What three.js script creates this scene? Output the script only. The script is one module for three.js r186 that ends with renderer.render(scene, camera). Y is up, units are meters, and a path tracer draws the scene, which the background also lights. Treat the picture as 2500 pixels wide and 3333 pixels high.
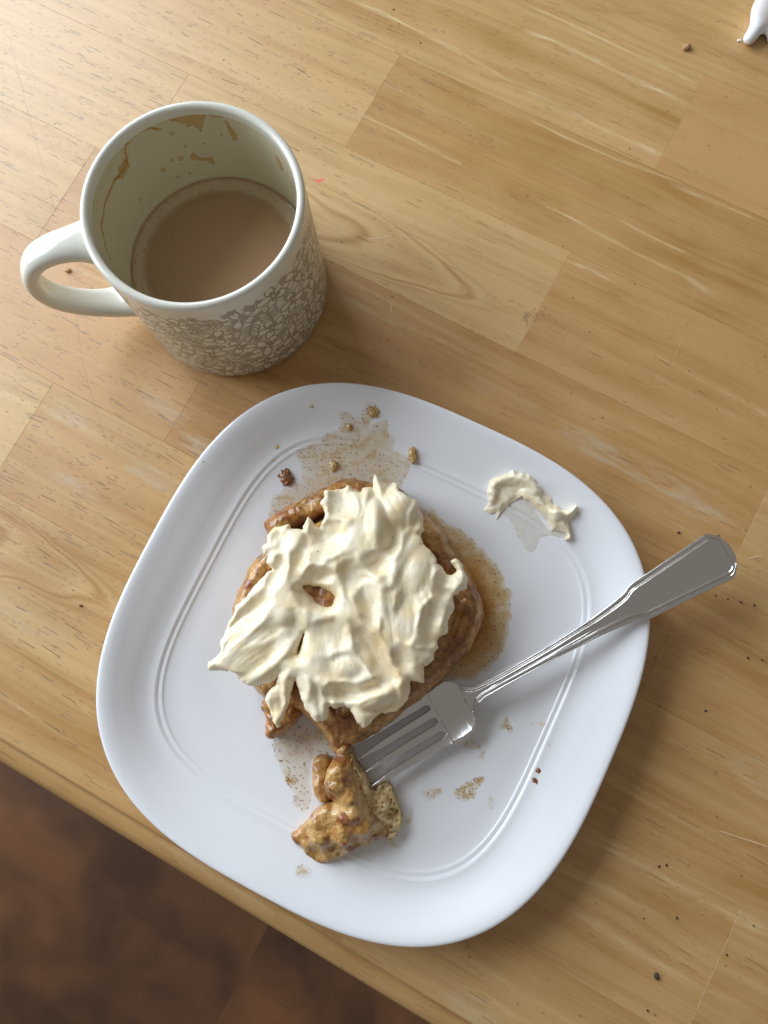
import * as THREE from 'three';
import { ImprovedNoise } from 'three/addons/math/ImprovedNoise.js';
import { RoundedBoxGeometry } from 'three/addons/geometries/RoundedBoxGeometry.js';
import { mergeGeometries, mergeVertices } from 'three/addons/utils/BufferGeometryUtils.js';
import { RectAreaLightUniformsLib } from 'three/addons/lights/RectAreaLightUniformsLib.js';

// ---------------------------------------------------------------- camera, light, exposure
const scene = new THREE.Scene();
const renderer = new THREE.WebGLRenderer({ antialias: true });
renderer.toneMapping = THREE.LinearToneMapping;
renderer.toneMappingExposure = 1.0;
renderer.shadowMap.enabled = true;
RectAreaLightUniformsLib.init();

// a hand-held phone, 35 cm above the table, leaning ten degrees from straight down
const camera = new THREE.PerspectiveCamera(67.31, 768 / 1024, 0.02, 20);
{
  const right = new THREE.Vector3(0.99909141, -0.0420093, -0.00718081), down = new THREE.Vector3(0, -0.16849008, 0.98570335), fwd = new THREE.Vector3(-0.0426186, -0.98480775, -0.168337);
  camera.quaternion.setFromRotationMatrix(new THREE.Matrix4().makeBasis(right, down.clone().negate(), fwd.clone().negate()));
  camera.position.set(0, 0.35, 0);
}
// the dim light that the rest of the room sends back
scene.background = new THREE.Color().setRGB(0.225, 0.212, 0.198);
// daylight through the window beside the table
const WINDOW = { at: [-1.1, 0.74, -0.84], width: 1.7, height: 1.2, color: [0.84, 0.925, 1.03], intensity: 8.0 };
const daylight = new THREE.RectAreaLight(new THREE.Color().setRGB(...WINDOW.color), WINDOW.intensity, WINDOW.width, WINDOW.height);
daylight.position.set(...WINDOW.at);
daylight.lookAt(0, 0.5, -0.08);
daylight.name = 'window_daylight';
scene.add(daylight);

const FROST = [[-17.7,-70.0],[-14.8,-67.0],[-11.8,-65.7],[-9.1,-66.5],[-8.5,-63.1],[-5.5,-60.1],[-2.6,-58.3],[-0.1,-57.8],[0.3,-55.1],[2.1,-52.5],[1.5,-49.6],[2.0,-46.7],[0.7,-44.2],[1.9,-40.8],[4.0,-37.5],[6.9,-34.6],[7.7,-31.7],[9.7,-30.9],[11.7,-27.3],[13.8,-26.9],[16.6,-27.8],[17.7,-29.3],[16.2,-31.8],[14.5,-33.2],[15.9,-34.0],[18.3,-31.4],[19.9,-26.9],[19.4,-22.8],[16.6,-20.6],[13.3,-20.2],[14.3,-17.1],[14.6,-14.7],[12.8,-11.5],[11.6,-9.0],[12.0,-5.4],[8.8,-3.4],[7.5,-1.0],[7.9,1.3],[5.9,2.9],[6.3,6.1],[4.3,7.7],[1.9,8.9],[1.9,12.4],[2.4,14.8],[-0.9,14.0],[-3.3,13.3],[-3.5,17.9],[-4.5,21.8],[-7.3,25.0],[-10.0,25.8],[-14.4,26.6],[-17.6,28.9],[-20.7,32.6],[-22.7,30.9],[-24.8,27.9],[-25.6,25.2],[-28.8,24.0],[-32.8,25.4],[-34.5,23.7],[-36.4,25.3],[-36.5,29.5],[-39.9,30.5],[-41.6,29.2],[-44.1,25.4],[-45.7,22.3],[-46.7,18.4],[-48.4,14.4],[-50.0,14.5],[-51.5,18.4],[-52.9,24.7],[-55.9,33.2],[-57.6,29.4],[-60.4,22.4],[-59.5,20.0],[-56.4,16.9],[-55.3,13.7],[-54.3,10.9],[-58.1,13.7],[-62.1,15.8],[-67.0,16.7],[-70.9,15.6],[-71.6,13.9],[-75.7,11.5],[-80.3,10.8],[-85.5,10.7],[-85.4,9.2],[-82.1,6.8],[-79.4,3.6],[-80.3,1.2],[-78.8,-2.0],[-76.9,-6.9],[-74.6,-11.8],[-73.9,-14.6],[-69.9,-17.9],[-68.4,-20.4],[-64.4,-24.9],[-61.2,-28.2],[-59.1,-29.5],[-61.3,-33.2],[-61.0,-36.5],[-63.1,-37.2],[-64.2,-39.0],[-62.0,-40.7],[-62.1,-44.1],[-59.3,-47.0],[-53.8,-48.3],[-53.4,-46.6],[-49.6,-46.2],[-46.7,-45.8],[-45.8,-44.9],[-46.7,-48.3],[-45.1,-51.0],[-42.9,-47.9],[-40.4,-46.6],[-38.4,-50.0],[-37.6,-52.9],[-38.5,-55.9],[-40.0,-57.6],[-37.8,-60.6],[-38.2,-63.3],[-33.6,-63.2],[-31.1,-63.1],[-29.0,-65.3],[-26.5,-62.3],[-23.5,-62.7],[-21.9,-64.0],[-19.8,-64.2],[-18.3,-62.3],[-17.8,-60.6]];
const HOLE = [[-48.0,-23.1],[-44.7,-23.9],[-40.6,-23.1],[-36.4,-21.5],[-33.4,-19.0],[-34.2,-14.5],[-37.1,-14.1],[-40.4,-15.7],[-42.9,-17.8],[-45.1,-20.6]];
const SLIT = [[-44.9,-4.5],[-45.8,-0.3],[-47.6,5.0],[-48.9,4.8],[-47.8,-0.3],[-46.2,-4.1]];
const DOMES = [[-16.6,-47.3,5.71,12.24,-5,5],[-6.7,-56.6,7.34,10.61,30,2.5],[-0.9,-26.7,8.97,13.05,10,2.6],[-6.6,-5.7,8.97,13.87,0,2.6],[-53.8,-11.0,7.34,6.12,0,3],[-65.8,-0.5,13.87,8.97,-40,1],[-27.4,9.5,10.61,8.16,0,3],[-15.2,21.1,10.61,3.67,-20,2.6],[-31.7,-57.4,4.49,4.49,0,-3],[-37.3,-42.3,6.94,5.3,-30,-4.5],[-25.5,-29.9,9.79,6.53,0,1],[-40.1,-18.4,6.53,4.08,20,-4],[-18.2,2.3,3.26,10.61,-35,-3.4],[-29.6,18.5,4.9,2.86,0,-2.8],[-39.0,12.4,1.39,2.12,0,-3],[-3.8,-13.7,1.63,4.9,0,-2.4],[-72.6,-6.9,2.94,9.79,33,-2.4],[-55.3,-33.1,2.86,4.9,0,-1.5],[-11.6,-39.8,3.26,5.71,20,-2.2],[-21.2,-13.6,4.9,4.9,0,-1.4],[3.1,-5.8,2.45,7.34,10,-1.3]];
const STROKES = [[[[-45.8,-50.2],[-44.0,-44.0],[-42.6,-38.1],[-45.3,-32.3]],2.04,3.67,2.5],[[[-42.5,-36.9],[-36.4,-38.1],[-30.7,-44.0],[-28.3,-49.8]],2.45,1.63,1.8],[[[-37.7,-62.5],[-36.8,-58.3],[-37.5,-52.4],[-39.0,-47.3]],1.63,1.63,1.5],[[[-28.9,-64.6],[-25.9,-58.3],[-25.0,-54.0]],1.22,2.04,2],[[[-19.7,-63.8],[-20.9,-58.3],[-22.5,-51.5]],1.22,1.22,1.5],[[[-17.7,-69.3],[-15.1,-61.6],[-11.7,-54.9],[-10.8,-48.2]],1.63,2.45,1.5],[[[-0.1,-57.4],[-2.6,-52.4],[-3.4,-46.5],[-6.7,-42.3],[-9.1,-34.9]],1.47,2.86,2.2],[[[1.9,-48.2],[-0.9,-44.8],[-1.8,-40.7]],1.22,1.22,1.5],[[[-9.9,-33.2],[-8.3,-28.3],[-9.9,-23.4],[-13.1,-21.8]],2.04,1.63,1.5],[[[7.2,-33.3],[7.0,-25.1],[6.0,-18.6],[1.9,-14.6]],0.98,3.67,2.2],[[[-15.2,-26.7],[-14.3,-18.5],[-12.6,-9.7],[-11.4,-0.9],[-8.9,7.0]],1.79,2.86,2.2],[[[-2.5,-17.0],[-0.9,-8.9],[-2.5,-1.0],[-3.3,6.2]],2.45,1.63,1.6],[[[12.0,-15.4],[10.4,-9.0],[6.3,-4.2]],1.63,1.63,1.2],[[[-31.3,-29.9],[-30.3,-23.3],[-28.6,-16.8],[-23.6,-12.0]],2.04,1.47,1.8],[[[-47.6,-22.5],[-49.3,-26.5],[-47.8,-29.8],[-41.2,-30.7],[-34.5,-29.9],[-31.2,-26.6]],1.79,1.79,1.6],[[[-44.2,-20.0],[-42.9,-15.1],[-44.0,-9.5]],2.04,1.63,1.5],[[[-58.9,-40.6],[-57.8,-33.1],[-54.3,-26.5],[-49.2,-22.4]],1.63,2.45,1.5],[[[-53.9,-41.4],[-52.9,-34.8],[-50.2,-29.8]],1.14,1.63,1.0],[[[-73.7,-14.2],[-77.4,-5.3],[-79.1,2.8],[-83.4,8.4]],2.04,1.63,1.4],[[[-58.8,-14.3],[-66.0,-6.9],[-73.1,1.1],[-80.1,7.6]],1.22,3.26,1.6],[[[-44.7,-5.5],[-51.0,3.4],[-57.3,9.8],[-66.0,15.7]],2.86,1.22,1.2],[[[-40.7,-8.7],[-32.6,-10.4],[-25.2,-6.4]],1.63,2.04,1.5],[[[-26.0,-5.6],[-21.0,0.8],[-17.7,8.6],[-16.1,15.7]],2.04,1.22,1.5],[[[-24.0,23.5],[-19.2,20.4],[-12.8,18.8],[-6.5,15.6]],2.04,2.04,2.2],[[[-24.7,26.6],[-17.6,25.0],[-10.4,23.4]],1.22,1.22,1.0],[[[-43.4,14.4],[-41.6,19.8],[-39.9,27.6]],1.79,1.79,2],[[[-36.1,15.9],[-33.6,20.5],[-33.5,24.4]],1.47,1.47,1.6],[[[-38.5,14.3],[-31.3,15.8],[-23.3,14.2],[-16.9,13.3]],2.04,1.63,1.0],[[[-6.9,16.4],[-6.1,20.2],[-7.2,24.1]],0.98,0.98,1.2],[[[-55.5,14.5],[-56.9,22.3],[-55.8,31.6]],1.63,1.63,1.5],[[[-23.9,-34.9],[-19.8,-32.4],[-16.5,-34.5]],1.47,1.47,1.2],[[[-33.1,-31.9],[-32.2,-27.8]],0.98,0.98,1.2],[[[14.6,-33.3],[18.2,-30.0],[19.0,-25.2],[15.3,-21.9],[10.4,-22.7]],1.14,1.14,1.5],[[[-41.1,-26.6],[-36.3,-33.2],[-28.1,-36.5]],0.82,1.79,1.0],[[[-23.0,-28.3],[-17.3,-26.7],[-10.7,-21.8]],0.82,1.31,0.9],[[[-19.7,-21.8],[-17.1,-13.7],[-14.6,-5.7]],1.14,0.82,1.1],[[[-26.2,-19.3],[-23.6,-13.6],[-19.5,-8.8]],0.98,0.98,0.9],[[[2.3,-21.8],[4.7,-15.4],[8.0,-11.4]],0.82,0.98,1.0],[[[-6.5,-0.9],[-0.1,2.2],[4.7,2.1]],0.98,1.14,1.1],[[[-35.7,-5.5],[-33.9,2.4],[-35.4,8.8]],2.12,2.45,0.8],[[[-69.7,2.7],[-61.7,-0.5],[-52.0,-5.4]],2.45,0.98,1.0]];
const ROLL = [[-67.6,-50.7],[-68.3,-53.2],[-64.6,-56.2],[-58.3,-60.1],[-52.9,-62.8],[-45.6,-66.2],[-38.4,-70.3],[-31.1,-72.6],[-24.7,-71.9],[-16.5,-70.0],[-7.4,-67.7],[-1.0,-62.2],[5.3,-55.7],[10.6,-50.3],[13.7,-44.4],[17.3,-38.1],[21.6,-31.9],[25.7,-24.8],[28.2,-18.7],[28.7,-12.5],[26.6,-4.7],[23.0,2.2],[17.7,7.8],[12.5,13.0],[7.7,18.1],[0.7,23.3],[-5.3,28.0],[-12.2,34.3],[-20.8,39.4],[-27.2,42.6],[-31.5,45.9],[-34.5,45.4],[-38.0,40.9],[-42.0,35.9],[-46.1,31.8],[-52.3,28.5],[-58.5,24.3],[-65.6,23.5],[-70.1,19.3],[-75.7,11.6],[-79.2,3.0],[-80.9,-5.8],[-80.4,-15.5],[-79.0,-21.7],[-76.3,-27.5],[-74.7,-31.8],[-71.2,-36.3],[-66.9,-41.5],[-66.6,-46.1]];
const LOBE = [[-66.6,25.4],[-67.0,27.8],[-64.6,30.3],[-64.1,35.3],[-64.2,39.1],[-60.6,40.3],[-56.4,37.3],[-51.7,33.5],[-49.6,28.4],[-54.2,21.7],[-61.3,20.1]];
const PIECE = [[-33.2,43.0],[-30.4,41.2],[-27.3,41.6],[-27.7,46.3],[-25.9,49.2],[-23.2,52.1],[-21.5,54.1],[-20.1,57.9],[-17.5,60.3],[-15.8,58.6],[-12.8,56.5],[-11.0,59.4],[-8.8,63.1],[-7.5,67.2],[-6.2,71.6],[-7.0,75.7],[-8.7,79.0],[-12.6,79.5],[-19.0,81.6],[-25.4,84.1],[-30.5,87.0],[-37.3,90.4],[-41.6,90.9],[-46.8,88.2],[-48.2,84.9],[-52.2,82.2],[-52.7,79.3],[-50.6,77.3],[-47.6,74.8],[-44.6,71.8],[-42.9,69.4],[-40.4,67.7],[-36.9,66.0],[-34.8,65.5],[-36.6,63.5],[-37.9,59.8],[-38.2,56.5],[-37.2,52.3],[-35.5,48.9],[-33.8,46.4]];
const CUTLINE = [[-27.0,43.2],[-25.6,49.4],[-22.9,52.7],[-21.1,59.6],[-18.5,66.1],[-14.6,70.5],[-11.6,74.9],[-10.8,78.9]];
const LUMP = [[-45.0,51.0],[-43.3,48.0],[-40.6,47.1],[-37.5,47.9],[-36.4,50.5],[-37.2,53.4],[-37.8,56.8],[-37.3,60.1],[-35.9,63.9],[-36.7,66.6],[-40.6,67.0],[-42.9,64.8],[-44.2,61.1],[-44.6,56.9]];
const SMEAR = [[31.4,-68.2],[33.1,-72.4],[36.4,-73.4],[39.7,-74.1],[42.6,-75.7],[44.6,-74.5],[47.1,-74.9],[50.3,-73.2],[54.3,-69.0],[56.7,-65.6],[61.4,-60.6],[65.4,-58.1],[67.5,-58.5],[69.1,-60.6],[70.5,-58.5],[69.4,-56.0],[67.9,-54.4],[66.8,-50.7],[67.9,-47.8],[67.0,-45.7],[65.2,-45.2],[66.5,-47.8],[63.5,-49.2],[59.5,-49.7],[57.2,-54.0],[55.6,-56.4],[52.5,-59.8],[46.9,-64.6],[43.6,-62.7],[40.2,-60.2],[37.3,-57.3],[36.0,-54.6],[35.3,-57.7],[32.8,-57.4],[30.2,-58.9],[32.5,-61.9]];
const SMEARFILM = [[35.5,-59.3],[41.3,-62.6],[48.7,-62.6],[54.3,-56.8],[58.2,-50.9],[63.9,-49.3],[65.4,-46.4],[57.3,-47.2],[54.4,-45.1],[52.7,-40.6],[49.8,-40.2],[47.4,-42.7],[45.5,-46.0],[43.5,-50.1],[41.2,-55.1]];
const SMEARRIDGE = [[[32.8,-63.8],[33.3,-68.8],[36.2,-71.7],[42.8,-73.0],[48.5,-70.5],[52.5,-67.1]],[[47.5,-64.6],[52.4,-62.1],[55.5,-58.8],[60.3,-56.3],[66.0,-56.3],[69.3,-58.8]],[[60.3,-56.3],[61.0,-53.0],[65.0,-50.5],[66.9,-46.4]]];
const PUD_R = [[5.9,-61.5],[11.7,-56.4],[15.0,-53.9],[23.2,-49.3],[28.1,-44.2],[30.6,-41.8],[36.2,-36.0],[38.0,-31.4],[39.8,-29.0],[41.3,-24.1],[43.9,-21.6],[42.0,-20.0],[42.2,-15.1],[41.4,-7.0],[40.1,-1.4],[38.4,2.6],[35.5,7.4],[30.6,12.1],[24.1,16.1],[12.9,16.2],[3.2,14.0],[11.4,-2.8],[13.9,-23.1],[9.9,-39.6],[1.7,-56.4]];
const PUD_T = [[-66.5,-62.9],[-64.6,-67.0],[-58.6,-71.1],[-53.1,-72.7],[-53.8,-79.4],[-56.0,-85.2],[-53.0,-88.8],[-45.3,-91.4],[-42.9,-95.1],[-35.2,-98.0],[-36.3,-102.3],[-32.8,-104.8],[-27.6,-102.2],[-23.5,-106.6],[-18.9,-108.1],[-16.7,-105.0],[-18.1,-100.5],[-20.9,-98.6],[-17.3,-100.2],[-14.3,-101.1],[-12.4,-99.0],[-12.2,-95.0],[-9.9,-92.8],[-9.1,-86.6],[-3.0,-83.4],[-2.0,-79.3],[-4.8,-73.1],[-7.0,-69.0],[-17.0,-60.8],[-47.1,-54.7],[-67.2,-52.7]];
const PUD_L = [[-62.6,39.3],[-52.7,33.4],[-34.8,40.7],[-33.0,45.8],[-36.5,49.4],[-44.6,49.5],[-45.3,58.1],[-44.7,66.6],[-47.2,72.1],[-49.0,70.9],[-51.8,65.8],[-56.0,60.4],[-59.4,54.0],[-61.8,48.0]];
const SPOTS = [[38.6,34.0,4,3,60,1],[22.4,60.5,7.5,4,-30,1],[6.3,62.9,4.5,3,-20,0],[30.9,66.5,2.2,2.4,0,0],[-2.4,72.2,1.8,4,25,0],[-9.8,83.2,4,1.8,10,0],[23.8,42.6,4,3,10,0],[28.1,47.9,2,3,0,0],[56.1,41.8,1.6,1.6,0,0],[53.2,33.4,4,1.2,5,0],[-53.8,58.2,3.6,2.4,20,1],[-51.4,66.7,2.0,3,0,0],[-46.2,93.8,4,3,30,0]];
const DROPS = [[-48.2,-106.5,1.15],[-64.3,-88.6,1.3],[-66.0,-82.5,0.75],[-96.0,-79.9,0.8]];
const BITS = [[-59.7,-74.6,3.2,4,2.5,-20,1],[-38.0,-80.0,2.0,2.6,2.0,0,0],[-30.8,-97.6,1.6,2,1.4,0,0],[-19.5,-104.1,2.8,3.4,0.9,30,0],[-1.7,-84.5,2.1,4.0,2.6,-10,0],[51.2,52.4,1.4,1.5,0.5,0,1],[49.9,56.7,1.4,1.9,0.5,-30,1]];
const FORK = {"tips":[[-26.8,42.7],[-26.3,48.7],[-22.4,54.6],[-19.7,59.5]],"roots":[[4.3,22.6],[8.1,28.4],[11.3,34.2],[18.1,39.2]]};
const ORN = [[157.9,-303.7],[160.2,-302.0],[162.5,-302.4],[165.3,-299.9],[164.5,-293.8],[162.6,-286.9],[165.1,-285.8]];
const CRUMBS = [[133.0,-22.1],[138.2,-20.6],[143.7,-19.2],[149.6,-17.8],[136.1,-49.0],[118.4,-50.4],[145.2,5.2],[151.3,6.0],[125.5,27.9],[108.4,112.1],[139.7,114.5],[128.0,125.9],[98.8,134.7],[94.6,147.8],[102.2,92.0],[105.3,91.4],[-12.1,-324.9],[1.8,-304.8]];
const CRUMB2 = [[136.1,-297.8],[162.5,-301.1],[-173.3,-181.7],[-154.4,-16.1]];
const SCR = [[[-338.6,-177.6],[-305.2,-144.3],[-280.9,-121.3],[-256.5,-99.1],[-224.7,-64.3],[-206.2,-41.5],[-188.2,-24.8],[-174.9,-13.9]]];
const RED = [[-152.0,-178.2],[-150.0,-178.3],[-148.9,-180.2],[-149.6,-177.7]];
const MARK = [[-27.3,-161.9],[-23.6,-165.5],[-19.2,-167.8],[-21.6,-161.5],[-25.9,-159.2]];
const CATH = [[[-133.9,-184.6],[-130.5,-180.0],[-118.7,-175.2],[-104.1,-172.8],[-88.5,-168.4],[-71.2,-165.1],[-58.1,-163.1],[-49.6,-160.6],[-47.1,-153.4],[-44.8,-143.6]],[[-147.6,-160.5],[-139.1,-160.3],[-126.5,-160.5],[-112.2,-157.2],[-98.3,-152.9],[-87.5,-149.7],[-79.5,-145.3],[-76.1,-142.7]],[[-146.5,-178.2],[-131.9,-174.8],[-114.0,-175.8],[-96.4,-174.1]],[[-122.0,-190.6],[-111.2,-190.7],[-95.5,-187.9],[-78.5,-186.8],[-60.2,-182.9],[-36.7,-177.6]],[[-130.1,-183.8],[-116.3,-180.0],[-97.9,-176.8],[-79.5,-173.0],[-65.5,-169.7]]];
const CATH2 = [[[-203.6,36.7],[-188.7,36.0],[-173.6,34.0],[-153.3,32.6],[-131.1,32.5]],[[-177.3,53.7],[-169.8,49.7],[-157.2,44.1],[-144.6,44.4],[-134.4,47.0],[-127.5,50.3]],[[-193.1,52.7],[-179.5,56.1],[-166.6,58.5],[-150.9,61.7],[-137.6,61.5],[-126.1,56.4]],[[-177.6,55.1],[-170.1,56.9],[-154.6,57.9],[-138.7,59.7]],[[-162.2,42.1],[-147.7,41.4],[-133.6,44.3],[-124.9,46.6]],[[-180.5,71.8],[-162.1,71.2],[-144.6,69.8],[-122.8,69.5]]];
const WORN = [[52.3,-118.4,24,7,0.9],[28.2,-118.3,14,6,0.7],[85.3,-114.9,14,6,0.6],[-14.7,-120.4,30,5,0.45],[-158.6,-40.0,11,6,0.7],[-134.7,-32.0,7,5,0.6],[-196.1,-15.2,10,5,0.55],[-145.3,-8.7,10,4,0.55],[-165.6,75.4,20,6,0.55],[-177.5,12.0,12,3,0.4],[-104.9,-128.7,25,6,0.45],[-122.8,-176.7,40,14,0.5],[90.8,122.1,10,7,0.7],[154.5,-19.4,12,8,0.4]];
const NICK = [[[113.0,-103.8],[116.9,-107.0]],[[113.6,-104.7],[117.5,-107.9]],[[-82.2,-187.5],[-80.5,-193.7]],[[-112.5,-162.3],[-104.8,-168.0]],[[-85.0,-132.9],[-86.9,-137.1]],[[149.9,8.1],[180.6,2.0]]];
const STREAK = [[[[-186.1,-276.3],[-170.6,-277.0],[-145.5,-275.7],[-120.8,-274.5],[-83.0,-269.6]],1.5,1],[[[-83.0,-269.6],[-66.3,-269.5],[-41.2,-268.2],[-16.4,-267.0],[-6.0,-266.8]],1.6,1],[[[-105.3,-314.0],[-79.9,-313.9],[-54.5,-313.0],[-29.5,-312.1],[-5.6,-310.9]],1.3,1],[[[-98.3,-300.0],[-82.1,-301.3],[-56.8,-300.5],[-31.5,-299.0],[-6.0,-299.6]],2.2,1],[[[-76.2,-256.2],[-51.0,-255.0],[-26.9,-255.3],[-3.8,-257.1],[11.4,-258.2]],0.9,1],[[[-52.1,-217.9],[-28.3,-216.8],[0.4,-214.8],[31.6,-214.4],[48.3,-211.1]],1.6,0.8],[[[-10.1,-226.9],[11.0,-225.4],[28.7,-225.8]],1.3,0.8],[[[5.1,-255.0],[28.1,-256.0],[55.3,-256.8]],1.2,0.8],[[[-22.2,-196.3],[-9.7,-196.6],[2.9,-196.3]],1.0,0.9],[[[98.8,38.1],[120.4,36.3],[145.9,36.4],[170.6,35.8],[183.5,35.2]],2.6,0.8],[[[96.5,54.7],[119.0,51.4],[144.1,50.7]],1.6,0.5],[[[109.3,66.8],[135.3,67.9],[160.3,67.7],[196.2,64.2]],2.2,0.5],[[[-148.3,-220.1],[-129.5,-220.2],[-103.4,-218.6],[-86.9,-218.7]],0.9,0.8],[[[-78.7,-325.1],[-65.0,-328.0],[-51.2,-333.8],[-32.2,-335.4],[-9.2,-338.3],[20.9,-335.3]],3,-0.6],[[[-38.4,-348.8],[-14.1,-349.2],[2.3,-348.7],[14.5,-349.9]],2,-0.5]];
const STAINS = [[[-107.6,73.6],[-102.9,73.3],[-95.7,74.5],[-88.9,75.1],[-83.5,76.8],[-87.4,71.6],[-91.2,65.5],[-93.2,61.9],[-94.0,64.7],[-95.9,67.0],[-99.1,66.4],[-100.1,68.7],[-103.2,70.4],[-107.4,72.0]],[[-84.3,72.3],[-81.8,75.0],[-77.9,76.5],[-75.5,75.0],[-77.0,72.2],[-81.5,72.0]],[[-76.5,70.8],[-76.2,64.7],[-75.3,58.4],[-73.3,58.4],[-71.3,62.8],[-73.6,66.3],[-75.1,70.6]],[[-147.3,66.5],[-141.1,66.6],[-138.3,66.6],[-140.7,61.9],[-148.2,59.9],[-150.2,62.4]],[[-43.7,65.3],[-39.8,63.9],[-37.9,58.7],[-41.7,55.0],[-43.6,59.8]],[[-106.3,46.5],[-102.7,50.2],[-100.4,45.5],[-97.5,45.0],[-93.2,45.6],[-93.5,39.7],[-95.4,42.3],[-101.8,44.7]]];
const STAINLINE = [[-114.2,69.4],[-120.2,72.8],[-127.4,73.8],[-131.7,73.5],[-138.0,70.7],[-140.8,64.2],[-148.6,63.2],[-153.1,64.1],[-160.4,63.4],[-167.0,63.6],[-174.9,63.0],[177.4,63.5],[173.2,61.0],[165.6,60.0],[161.1,57.4]];
const STAINLINE2 = [[-37.3,58.0],[-32.6,58.7],[-28.7,54.1]];
const STAINDOTS = [[-123.9,47.0,1.0],[-116.6,50.1,0.7],[-111.2,48.9,1.1],[-110.1,37.5,0.6],[-145.5,42.4,0.7],[-109.2,64.8,0.9],[-105.2,55.4,0.6],[-72.2,45.6,0.4],[-81.7,60.6,0.5],[-117.6,38.5,0.5],[-93.8,54.9,0.5]];
const PIECEH = [[-31.9,44.4,21],[-31.8,51.9,27],[-32.5,58.1,26],[-27.7,62.2,26],[-34.6,64.7,19],[-25.5,68.3,25],[-38.3,70.5,20],[-21.1,74.3,23],[-29.6,78.5,22],[-39.9,78.6,19],[-48.9,80.0,13],[-43.1,86.8,12],[-33.8,85.4,15],[-25.3,82.0,17],[-16.8,78.7,16],[-14.8,66.1,17],[-9.2,70.0,13],[-12.7,59.9,13],[-21.3,57.9,21],[-16.9,62.0,16],[-10.4,76.1,14]];
const CRUMBFACE = [[-27.8,43.9],[-26.8,50.2],[-24.6,53.5],[-22.8,60.6],[-20.1,67.1],[-16.1,72.0],[-13.1,76.0],[-12.2,80.5],[-8.8,79.2],[-7.1,75.9],[-6.2,71.8],[-7.5,67.4],[-8.8,63.3],[-11.0,59.6],[-12.8,56.7],[-15.8,58.8],[-17.5,60.5],[-20.2,58.0],[-21.5,54.3],[-23.3,52.2],[-26.0,49.3],[-26.9,46.4]];
const TORN = [[-47.6,27.4],[-38.9,27.3],[-29.4,26.4],[-22.5,31.3],[-15.6,30.4],[-7.0,27.0],[-12.1,34.1],[-20.6,39.2],[-27.0,42.3],[-31.3,45.7],[-34.3,45.1],[-37.8,40.6],[-41.8,35.7]];
const ZONES = [[-16.6,-46.5,5.3,10.6,92],[-0.9,-25.1,9.0,10.6,98],[-7.6,-59.9,7.3,8.2,62],[-30.7,2.4,9.8,9.8,85],[-68.1,1.1,13.9,8.2,-38],[-36.4,-39.8,6.5,4.9,-25],[-14.4,21.9,9.0,3.3,-18],[-10.6,-5.7,5.7,14.7,85]];
const SCOOPS = [[-37.3,-42.3,7.75,4.9,-25,-2.2],[-31.7,-57.4,5.06,5.71,0,-1.4],[-8.4,-59.9,5.71,9.38,-30,0.6],[-3.4,-46.5,4.9,6.12,0,0.2],[-0.9,-25.9,6.94,11.42,8,1.2],[-4.2,-11.3,3.43,8.97,2,-1.2],[-15.7,-32.4,5.71,4.08,0,-0.4],[-25.5,-26.6,7.34,5.71,0,0],[-19.6,-16.1,4.08,9.79,-10,0.2],[-11.0,-5.7,3.92,13.46,-10,1.2],[5.1,-7.4,4.08,9.79,8,0.2],[10.4,-22.7,4.49,4.9,0,0],[-56.8,-41.4,4.49,5.71,0,0.4],[-56.8,-29.0,3.1,7.34,20,-0.4],[-47.8,-33.1,3.26,8.16,15,0.3],[-40.2,-26.6,6.12,3.26,0,-0.6],[-40.1,-18.4,6.53,3.67,20,-3],[-69.3,-8.5,3.67,13.46,37,-1.0],[-63.2,2.7,7.75,15.5,50,0.4],[-50.4,-7.0,5.71,6.53,0,0.8],[-34.0,-3.1,8.97,7.34,0,0.2],[-29.8,9.1,11.42,6.53,0,1.0],[-17.0,4.7,3.43,11.42,-35,-2.4],[-29.6,19.3,6.12,3.1,0,-2.0],[-16.8,17.2,8.97,3.26,-20,0.4],[-14.4,24.6,8.57,2.61,-12,0.3],[-40.0,21.4,2.94,6.53,-8,0.6],[-56.0,22.3,2.61,7.75,5,0.4],[-6.5,6.2,4.9,6.12,0,0.4],[-10.8,-42.3,3.67,7.34,10,-1.0],[-1.8,-59.9,4.08,4.9,0,0.2]];
// ---------------------------------------------------------------- helpers (lengths in these builders are millimetres)
const MM = 0.001, perlin = new ImprovedNoise();
const noise = (x, y = 0, z = 0) => perlin.noise(x + 91.3, y + 37.7, z + 11.9);
const fbm = (x, y, z, n = 4) => { let s = 0, a = 0.5, f = 1; for (let i = 0; i < n; i++) { s += a * noise(x * f, y * f, z * f); a *= 0.5; f *= 2.03; } return s; };
function rng(seed) { let a = seed >>> 0; return () => { a = (a + 0x6d2b79f5) | 0; let t = Math.imul(a ^ (a >>> 15), 1 | a); t = (t + Math.imul(t ^ (t >>> 7), 61 | t)) ^ t; return ((t ^ (t >>> 14)) >>> 0) / 4294967296; }; }
const clamp = (x, a = 0, b = 1) => Math.min(b, Math.max(a, x)), mix = (a, b, t) => a + (b - a) * t;
const step = (a, b, x) => { const t = clamp((x - a) / (b - a)); return t * t * (3 - 2 * t); };
const mix3 = (a, b, t) => [mix(a[0], b[0], t), mix(a[1], b[1], t), mix(a[2], b[2], t)];
const smin = (a, b, k) => { const h = Math.max(k - Math.abs(a - b), 0) / k; return Math.min(a, b) - h * h * k * 0.25; };
const smax = (a, b, k) => -smin(-a, -b, k);
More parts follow.
